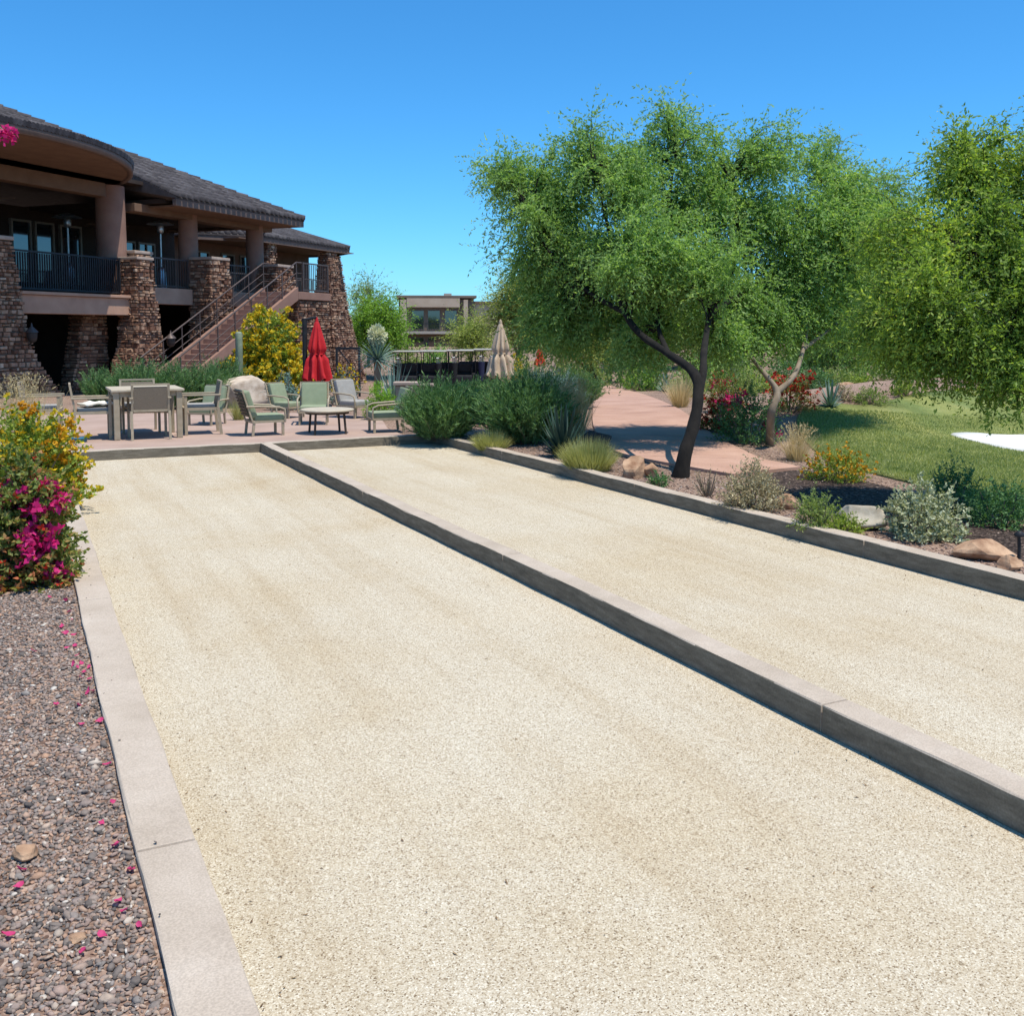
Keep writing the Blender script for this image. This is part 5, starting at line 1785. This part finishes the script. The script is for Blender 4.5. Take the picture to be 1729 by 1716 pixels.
back_tree(622, 62, 478, 560, 70, 'leaf_olive', 'wispy tree rising behind the rounded bright green tree by the clubhouse', seed=32, Lf=.14, n=30, tpb=10)
back_tree(876, 40, 455, 600, 100, 'leaf_paloverde', 'airy yellow green tree directly behind the beige umbrella', seed=33, Lf=.12, n=60)
back_tree(960, 31, 492, 622, 150, 'leaf_paloverde', 'spreading yellow green tree with crooked trunk left of the far path', seed=34, Lf=.10, n=85, trunk_dx=52, bark='bark_dark')
back_tree(1085, 52, 500, 625, 150, 'leaf_dark', 'dark green tree seen below the leaning limb of the nearest tree', seed=36, Lf=.17, n=60)
back_tree(1210, 48, 480, 630, 150, 'leaf_olive', 'olive tree seen past the fork of the nearest tree', seed=37, Lf=.16, n=60)
back_tree(1330, 60, 500, 640, 150, 'leaf_paloverde', 'yellow green tree behind the slender tan trunked tree', seed=38, Lf=.2, n=60)
back_tree(1450, 50, 470, 645, 160, 'leaf_olive', 'olive tree behind the far end of the lawn', seed=39, Lf=.17, n=60)
back_tree(1570, 44, 460, 640, 170, 'leaf_mesquite', 'green tree on the far side of the lawn, below the bright tree', seed=40, Lf=.15, n=65)
back_tree(1700, 40, 470, 650, 180, 'leaf_dark', 'dark green tree at the far right beyond the bunker', seed=41, Lf=.14, n=65)

back_tree(794, 62, 536, 606, 64, 'leaf_paloverde', 'low yellow green tree covering the right half of the distant tan building', seed=49, Lf=.15, n=36)
back_tree(1140, 75, 520, 640, 170, 'leaf_olive', 'hazy olive tree filling the gap left of the dark forked trunk', seed=42, Lf=.26, n=55)
back_tree(1270, 80, 510, 640, 170, 'leaf_dark', 'dark tree far behind the pale column cactus', seed=43, Lf=.28, n=55)
back_tree(1395, 34, 520, 650, 130, 'leaf_mesquite', 'green tree between the slender trunk and the lawn', seed=44, Lf=.12, n=55)
back_tree(1520, 75, 500, 640, 190, 'leaf_olive', 'far olive tree in the middle of the gap above the lawn', seed=45, Lf=.26, n=55)
back_tree(1640, 70, 480, 640, 200, 'leaf_paloverde', 'far yellow green tree above the bunker', seed=46, Lf=.25, n=55)
back_tree(1770, 60, 470, 640, 200, 'leaf_mesquite', 'far green tree at the right edge of the picture', seed=47, Lf=.22, n=55)
back_tree(1030, 44, 515, 625, 110, 'leaf_mesquite', 'green tree where the path disappears', seed=48, Lf=.14, n=50)

# ---- shrubs along the clubhouse
for i, (px, Z, w, yt, lab) in enumerate([(178, 20.5, 80, 628, 'low dark green shrub under the stone return wall, leftmost of its row'), (228, 20.2, 90, 618, 'dark green upright shrub in front of the first stone pier'),
        (285, 20.6, 90, 618, 'dark green upright shrub at the foot of the stairs'), (340, 21.0, 90, 622, 'dark green upright shrub under the stairs, left of the tall cactus'), (375, 22.2, 60, 612, 'upright green shrub behind the tan boulder')]):
    spike_shrub('upright_shrub', px, 0, w, yt, 330, 'leaf_rosemary', lab, Z=Z, group='dark shrubs along the clubhouse', L=.07, W=.012)
rock(407, 0, 118, 54, 'rock_tan', 'large rounded tan boulder behind the lounge chairs', Z=21.2, name='boulder', depth=.7, sharp=.1)
tuft('grass_tuft', 400, 0, 44, 672, 240, .009, 'grass_deer', 'green grass tuft in front of the boulder', Z=17.5)
bush('flowering_shrub', 455, 0, 138, 528, 15000, .095, .042, 'leaf_yellowgreen', 'large yellow flowering shrub right of the stairs', Z=24.5, flowers=(('flower_yellow', 1900, .09, 'any'),), tw=.35, lpn=3)
def cactus(px, Z, ytop, r, label, arms=()):
    g = at_ground(px, Z)
    h = atZ(px, ytop, Z).z - g.z
    o = empty('column_cactus', g)
    def ribbed(path, rad):
        mb = MB(); n = 24; vs = []; fs = []
        m = len(path)
        for i, p in enumerate(path):
            rr = rad * (1 if i < m - 2 else (.75 if i == m - 2 else .2))
            for k in range(n):
                a = 2 * math.pi * k / n
                q = rr * (1 + .12 * math.cos(k * math.pi))
                vs.append(Vector(p) + Vector((q * math.cos(a), q * math.sin(a), 0)))
        for i in range(m - 1):
            for k in range(n):
                a = i * n + k; b = i * n + (k + 1) % n
                fs.append((a, b, b + n, a + n))
        fs.append(tuple(range((m - 1) * n, m * n)))
        return mb.add(vs, fs, True)
    ribbed([(0, 0, -.03), (0, 0, h * .3), (0, 0, h * .7), (0, 0, h - r * .6), (0, 0, h - r * .15), (0, 0, h)], r).build('stem', 'cactus_skin', o)
    for (dx, z0, z1) in arms:
        x, y = cw(dx, 0)
        MB().tube([(0, 0, z0 * h), (x * .7, y * .7, z0 * h + .02), (x, y, z0 * h + .15), (x, y, z1 * h)], [r * .7, r * .72, r * .72, r * .5], 12).build('arm', 'cactus_skin', o)
    tag(o, label, 'cactus')
cactus(403, 23.6, 560, .075, 'tall grey green column cactus left of the yellow flowering shrub')
cactus(1241, 40, 588, .17, 'pale column cactus in the distance between the two tree trunks', arms=((.4, .45, .8),))
bush('low_shrub', 480, 0, 60, 622, 2600, .06, .018, 'leaf_bluegrey', 'grey green shrub between the boulder and the red umbrella', Z=20.3)
bush('flowering_shrub', 580, 0, 60, 618, 3000, .05, .02, 'leaf_bluegrey', 'low shrub with yellow flowers right of the red umbrella', Z=22.5, flowers=(('flower_yellow', 90, .06, 'top'),))
bush('low_shrub', 640, 0, 56, 640, 2800, .055, .016, 'leaf_bright', 'green shrub behind the right hand lounge chair', Z=17.6)
def yucca_flower(o, h, rad):
    MB().tube([(0, 0, .9), (0, 0, 1.42)], .02, 6).build('flower_stalk', 'bark_green', o)
    r = nxt()
    P = unit(r.normal(size=(420, 3))) * (r.random((420, 1)) ** .4) * np.array([.17, .17, .22]) + np.array([0, 0, 1.53])
    quadmesh('flower_head', leaves(P, P - np.array([0, 0, 1.53]), .08, .06, r), 'flower_cream', o)
rosette('yucca', 637, 0, 78, 560, 110, .03, 'leaf_bluegrey', 'yucca with a round cream flower head beside the gate', Z=22.0, cat='yucca', zc=1.0, sphere=True, extra=yucca_flower)
rosette('agave', 664, 0, 80, 602, 46, .05, 'leaf_bluegrey', 'blue green agave to the right of the flowering yucca', Z=21.3)

# ---- planting between the court and the path
GR = 'shrubs between the court and the path'
spike_shrub('upright_shrub', 745, 741, 140, 652, 1000, 'leaf_rosemary', 'dark green upright shrub at the far right corner of the court', group=GR, L=.055, W=.012)
spike_shrub('upright_shrub', 884, 748, 160, 642, 1300, 'leaf_rosemary', 'large dark green upright shrub in front of the beige umbrella', group=GR, L=.055, W=.012)
spike_shrub('upright_shrub', 808, 0, 120, 648, 700, 'leaf_dark', 'dark upright shrub just behind the gap of the two large ones', Z=17.2, group=GR, L=.06, W=.01)
spike_shrub('upright_shrub', 925, 0, 120, 632, 700, 'leaf_bluegrey', 'grey green feathery shrub behind the pale plumed grass', Z=18.2, group=GR, L=.06, W=.01)
spike_shrub('upright_shrub', 972, 0, 90, 628, 420, 'leaf_rosemary', 'dark upright shrub at the left edge of the path', Z=20.6, group=GR, L=.06, W=.01)
tuft('plume_grass', 972, 742, 70, 655, 620, .008, 'grass_straw', 'pale plumed grass leaning over the left edge of the path', plumes=('grass_straw', 70))
rosette('agave', 950, 772, 92, 688, 52, .06, 'leaf_agave', 'dark green agave in front of the pale plumed grass')
tuft('deer_grass', 830, 757, 80, 722, 1500, .007, 'grass_deer', 'small round yellow green grass mound by the right curb', droop=.7, lean=.62, spread=.58)
tuft('deer_grass', 994, 794, 112, 734, 2600, .007, 'grass_deer', 'larger round yellow green grass mound by the right curb', droop=.7, lean=.62, spread=.58)
rock(1008, 757, 52, 30, 'rock_dark', 'dark rounded rock behind the larger grass mound')
rock(1070, 806, 44, 36, 'rock_orange', 'reddish broken rock left of the dark tree trunk', sharp=.3)
rock(1098, 806, 26, 24, 'rock_orange', 'small tan wedge of rock touching the reddish broken rock', rot=.6, sharp=.3)
bush('low_shrub', 1112, 822, 44, 798, 700, .03, .012, 'leaf_dark', 'tiny green plant at the foot of the dark trunk')
bush('dry_shrub', 1272, 862, 112, 778, 6500, .027, .011, 'dry_twig_leaf', 'dry brownish shrub right of the dark tree trunk', fill=.15, stem='bark_tan')
bush('dry_shrub', 1195, 838, 60, 770, 420, .018, .005, 'dry_twig_leaf', 'sparse leafless twigs standing by the dark trunk', fill=.1, lpn=1, stem='bark_tan')
rock(1332, 858, 48, 26, 'rock_orange', 'flat orange rock between the dry shrub and the green shrub', sharp=.3)
bush('low_shrub', 1375, 893, 82, 822, 3000, .028, .009, 'leaf_olive', 'grey green shrub left of the pale flat boulder', fill=.2)
bush('low_shrub', 1425, 899, 64, 868, 1500, .026, .010, 'leaf_yellowgreen', 'small spreading green plant in front of the pale flat boulder')
rock(1452, 890, 90, 40, 'rock_pale', 'pale smooth boulder left of the silver leaved shrub', rot=-.5, sharp=.19)
bush('silver_shrub', 1560, 908, 132, 812, 5200, .034, .017, 'leaf_silver', 'round silver leaved shrub above the right curb', fill=.35, tw=.35, grav=.2, stem='bark_tan')
bush('dark_shrub', 1612, 868, 100, 770, 3600, .034, .011, 'leaf_dark', 'dark green shrub behind the silver leaved shrub', up=1.1)
bush('dark_shrub', 1690, 888, 120, 806, 3800, .034, .011, 'leaf_dark', 'dark green shrub at the right edge beside the lawn', up=1.0)
rock(1655, 940, 110, 34, 'rock_orange', 'long flat orange rock right of the silver leaved shrub', rot=-.2, sharp=.25)
rock(1705, 962, 40, 26, 'rock_orange', 'small orange rock by the black stake', rot=.4, sharp=.25)
st = gnd(1719, 962)
o = MB().tube([(0, 0, -.05), (.004, 0, .14), (0, .003, .22)], .011, 8).build('garden_stake', 'cart_black')
MB().lathe((0, 0, .22), [(.03, 0), (.034, .015), (.012, .035)], 12).build('lamp_cap', 'cart_black', o)
o.location = st; tag(o, 'short black garden stake at the right edge beside the curb', 'stake')

# ---- beyond the path
bush('flowering_shrub', 1212, 728, 64, 682, 2600, .04, .016, 'leaf_mixed', 'low bush of red flowers against the path edge', flowers=(('flower_red', 210, .045, 'any'),))
bush('flowering_shrub', 1262, 748, 120, 640, 5200, .045, .019, 'leaf_dark', 'dark leafy bush with magenta flowers left of the slender trunk', flowers=(('flower_magenta', 60, .06, 'clump'),))
bush('flowering_shrub', 1225, 0, 80, 632, 2600, .045, .018, 'leaf_mixed', 'reddish leafed bush with magenta flowers behind the red flowers', Z=18.0, flowers=(('flower_magenta', 70, .06, 'clump'), ('flower_red', 40, .05, 'any')))
bush('flowering_shrub', 1335, 0, 90, 630, 3000, .045, .018, 'leaf_mixed', 'bush with orange red flowers behind the fork of the slender trunk', Z=17.2, flowers=(('flower_red', 130, .055, 'top'),))
tuft('plume_grass', 1345, 778, 80, 722, 480, .005, 'grass_straw', 'straw coloured grass tuft at the near corner of the lawn', plumes=('grass_straw', 26))
bush('flowering_shrub', 1412, 812, 112, 762, 3600, .03, .013, 'leaf_yellowgreen', 'low yellow flowering bush between the lawn and the shaded path', flowers=(('flower_orange', 170, .03, 'any'),), up=.9)
bush('low_shrub', 1085, 660, 84, 612, 3600, .06, .02, 'leaf_bright', 'bright green rounded bush at the far right bend of the path')
rosette('agave', 1122, 663, 44, 634, 34, .05, 'leaf_bluegrey', 'pale blue agave beside the bright green bush')
tuft('plume_grass', 1148, 688, 66, 632, 420, .010, 'grass_straw', 'tan grass clump at the path edge left of the dark trunk')
bush('low_shrub', 1062, 0, 70, 592, 2200, .09, .03, 'leaf_dark', 'dark green bush behind the bright green rounded bush', Z=36)
rosette('agave', 1402, 689, 50, 645, 30, .045, 'leaf_bluegrey', 'grey green agave at the far corner of the lawn')
for i, (px, Z, w, yt, m, lab) in enumerate([(1165, 27, 70, 612, 'leaf_olive', 'olive bush behind the dark trunk of the nearest tree'), (1380, 24, 80, 628, 'leaf_dark', 'dark bush between the slender trunk and the lawn'),
        (1440, 30, 80, 632, 'leaf_yellowgreen', 'yellow green bush at the far edge of the lawn'), (1510, 33, 90, 625, 'leaf_olive', 'olive bush behind the far crest of the lawn'),
        (1590, 32, 90, 628, 'dry_twig_leaf', 'dry brown bush behind the far crest of the lawn'), (1660, 31, 100, 622, 'leaf_mesquite', 'green bush behind the bunker'),
        (1740, 28, 110, 620, 'leaf_dark', 'dark bush at the right edge behind the bunker'), (1285, 30, 80, 618, 'leaf_yellowgreen', 'yellow green bush far behind the magenta flowers'),
        (900, 27, 80, 600, 'leaf_olive', 'olive bush behind the feathery grey green shrub'), (880, 33, 60, 590, 'leaf_yellowgreen', 'yellow green bush right of the beige umbrella'),
        (1000, 40, 60, 612, 'leaf_olive', 'olive bush where the path disappears')]):
    bush('background_bush', px, 0, w, yt, 1900, .004 * Z * .75, .0014 * Z * .75, m, lab, Z=Z, group='bushes in the background', nodes=5)
bush('low_shrub', 1470, 683, 60, 655, 1500, .05, .016, 'leaf_olive', 'olive shrub on the brown bank at the left end of the lawn crest', tw=.4)
bush('low_shrub', 1530, 668, 66, 640, 1600, .05, .016, 'leaf_yellowgreen', 'yellow green shrub on the crest of the lawn left of the hanging branches', tw=.4)
bush('dry_shrub', 1425, 676, 46, 652, 1100, .04, .012, 'dry_twig_leaf', 'dry tan shrub right of the grey green agave', tw=.4)
for px, Z, w, yt, m in [(1110, 34, 90, 596, 'leaf_dark'), (1190, 33, 90, 600, 'leaf_mesquite'), (1250, 26, 80, 622, 'leaf_olive'), (1330, 32, 100, 605, 'leaf_dark'), (1410, 27, 80, 625, 'leaf_olive'), (1470, 36, 110, 600, 'leaf_mesquite'),
                        (1545, 29, 90, 632, 'leaf_olive'), (1560, 40, 120, 600, 'leaf_dark'), (1630, 38, 120, 605, 'leaf_olive'), (1700, 35, 120, 605, 'leaf_mesquite'), (1770, 33, 120, 605, 'leaf_olive'), (1360, 45, 130, 590, 'leaf_olive'),
                        (1230, 42, 120, 590, 'leaf_mesquite'), (1500, 26, 70, 636, 'dry_twig_leaf'), (1545, 26, 80, 634, 'leaf_olive'), (1590, 26.5, 80, 636, 'leaf_mesquite'), (1640, 26, 90, 630, 'leaf_olive'), (1690, 26, 80, 632, 'leaf_dark'), (1735, 26, 80, 630, 'leaf_olive'), (1460, 27, 70, 640, 'leaf_yellowgreen'), (960, 36, 90, 585, 'leaf_olive'), (690, 56, 60, 580, 'leaf_olive'), (735, 58, 60, 582, 'leaf_mesquite')]:
    bush('background_bush', px, 0, w, yt, 2400, .004 * Z * .75, .0016 * Z * .75, m, 'desert bush in the mass of green below the far trees', Z=Z, group='undergrowth below the far trees', nodes=5)
bush('flowering_shrub', 872, 0, 26, 592, 800, .07, .025, 'leaf_yellowgreen', 'small yellow flowering bush between the beige and the small red umbrella', Z=30, flowers=(('flower_yellow', 60, .08, 'any'),))
rock(1430, 0, 36, 14, 'rock_orange', 'small orange rock at the far edge of the lawn', Z=25)
# a scatter of far desert scrub that closes the horizon
def far_scrub():
    r = nrng(77)
    n = 300
    Z = r.uniform(75, 190, n); px = r.uniform(540, 1800, n)
    Z = np.where((px > 655) & (px < 830), np.maximum(Z, 140), Z)
    VL = []
    for z, p in zip(Z, px):
        x, y = pz(p, z)
        k = 170; hgt = r.uniform(1.4, 4.2); w = r.uniform(1.5, 4)
        u = unit(r.normal(size=(k, 3))); u[:, 2] = np.abs(u[:, 2])
        P = np.array([x, y, float(gz(x, y))]) + u * np.array([w, w, hgt]) * r.uniform(.4, 1, (k, 1))
        VL.append(leaves(P, u + r.normal(0, .5, (k, 3)), .42, .2, r))
    o = quadmesh('far_scrub', np.concatenate(VL), 'leaf_olive', None)
    tag(o, 'distant desert scrub along the horizon', None, None, 'stuff')
far_scrub()

# ---- left foreground flowers
bush('bougainvillea', 34, 980, 196, 748, 26000, .038, .022, 'leaf_mixed', 'bougainvillea bush with magenta flowers spilling over the left curb', flowers=(('flower_magenta', 360, .046, 'clump'), ('flower_red', 90, .03, 'any')), tw=.3, fill=.3, lpn=3, grav=.6, up=.4, stem='bark_tan')
bush('flowering_shrub', 40, 850, 205, 682, 16000, .040, .02, 'leaf_yellowgreen', 'yellow flowering bush behind the bougainvillea', flowers=(('flower_yellow', 620, .042, 'any'), ('flower_orange', 320, .042, 'clump')), tw=.3, lpn=3)
bush('flowering_shrub', 104, 842, 70, 735, 2600, .030, .013, 'leaf_bright', 'small plant of orange yellow flowers at the left curb', flowers=(('flower_orange', 320, .036, 'any'),), tw=.35)
tuft('plume_grass', 30, 0, 110, 655, 520, .007, 'grass_straw', 'pale fountain grass behind the yellow flowers', Z=10.8, plumes=('grass_straw', 60))
def tall_cane():
    g = at_ground(-120, 6.2)
    o = empty('bougainvillea', g)
    e = np.array(LZ(14, 226, 6.2)) - np.array(g)
    C = [np.array([0, 0, -.02]), np.array([.02, 0, 1.2]), e * .55 + np.array([0, 0, 1.35]), e + np.array([-.06, .02, .05]), e]
    st = MB().tube([Vector(c) for c in C], [.022, .018, .012, .006, .003], 8).build('cane', 'bark_tan', o)
    r = nxt()
    t = r.random(130)[:, None]
    P = np.array(C[1]) * (1 - t) + np.array(C[2]) * t + r.normal(0, .05, (130, 3))
    quadmesh('foliage', leaves(P, r.normal(size=(130, 3)), .05, .03, r), 'leaf_mixed', o)
    P = e + r.normal(0, .022, (70, 3))
    quadmesh('blossom', leaves(P, r.normal(size=(70, 3)), .034, .028, r), 'flower_magenta', o)
    tag(o, 'tall bougainvillea cane with one magenta cluster at the upper left corner', 'bougainvillea')
tall_cane()

# fallen petals on the gravel, each one a little cupped leaf
def petals():
    r = nrng(5)
    vs = []
    for i in range(5):
        t = i / 4
        w = .011 * math.sin(math.pi * min(.97, t + .12))
        vs += [(t * .03 - .015, -w, .004 * (2 * t - 1) ** 2 + .003), (t * .03 - .015, 0, .002 * (2 * t - 1) ** 2), (t * .03 - .015, w, .004 * (2 * t - 1) ** 2 + .003)]
    fs = []
    for i in range(4):
        b = 3 * i
        fs += [(b, b + 1, b + 4, b + 3), (b + 1, b + 2, b + 5, b + 4)]
    me = MB().add(vs, fs, True).mesh('fallen_petal', 'petal_pink')
    spots = [(118, 1040), (122, 1052), (112, 1070), (126, 1078), (130, 1110), (140, 1125), (133, 1135), (146, 1140), (138, 1150), (125, 1128), (150, 1130), (95, 1196), (132, 1198), (166, 1224), (140, 1228), (150, 1170), (158, 1172),
             (190, 1362), (168, 1397), (197, 1437), (217, 1480), (200, 1530), (235, 1570), (172, 1590), (142, 1618), (36, 1480), (32, 1505), (12, 1590), (60, 1100), (118, 1100), (105, 1058), (180, 1300), (110, 1020), (98, 985), (84, 1010), (128, 1092), (152, 1152), (210, 1545)]
    for i, (px, py) in enumerate(spots):
        o = bpy.data.objects.new('fallen_petal', me); link(o)
        g = gnd(px + r.normal(0, 2), py + r.normal(0, 2))
        s = r.uniform(.7, 1.25)
        o.location = (min(g.x, .245), g.y, g.z + .014); o.rotation_euler = (r.normal(0, .4), r.normal(0, .4), r.uniform(0, 6)); o.scale = (s, s, s)
        tag(o, 'fallen magenta petal lying on the gravel left of the curb', 'petal', 'fallen petals on the gravel')
petals()
rock(40, 1452, 44, 26, 'rock_orange', 'orange brown rock lying on the gravel at the left edge', sharp=.3)
rock(132, 1588, 34, 14, 'rock_orange', 'small flat tan rock on the gravel near the left curb', sharp=.3, rot=.3)
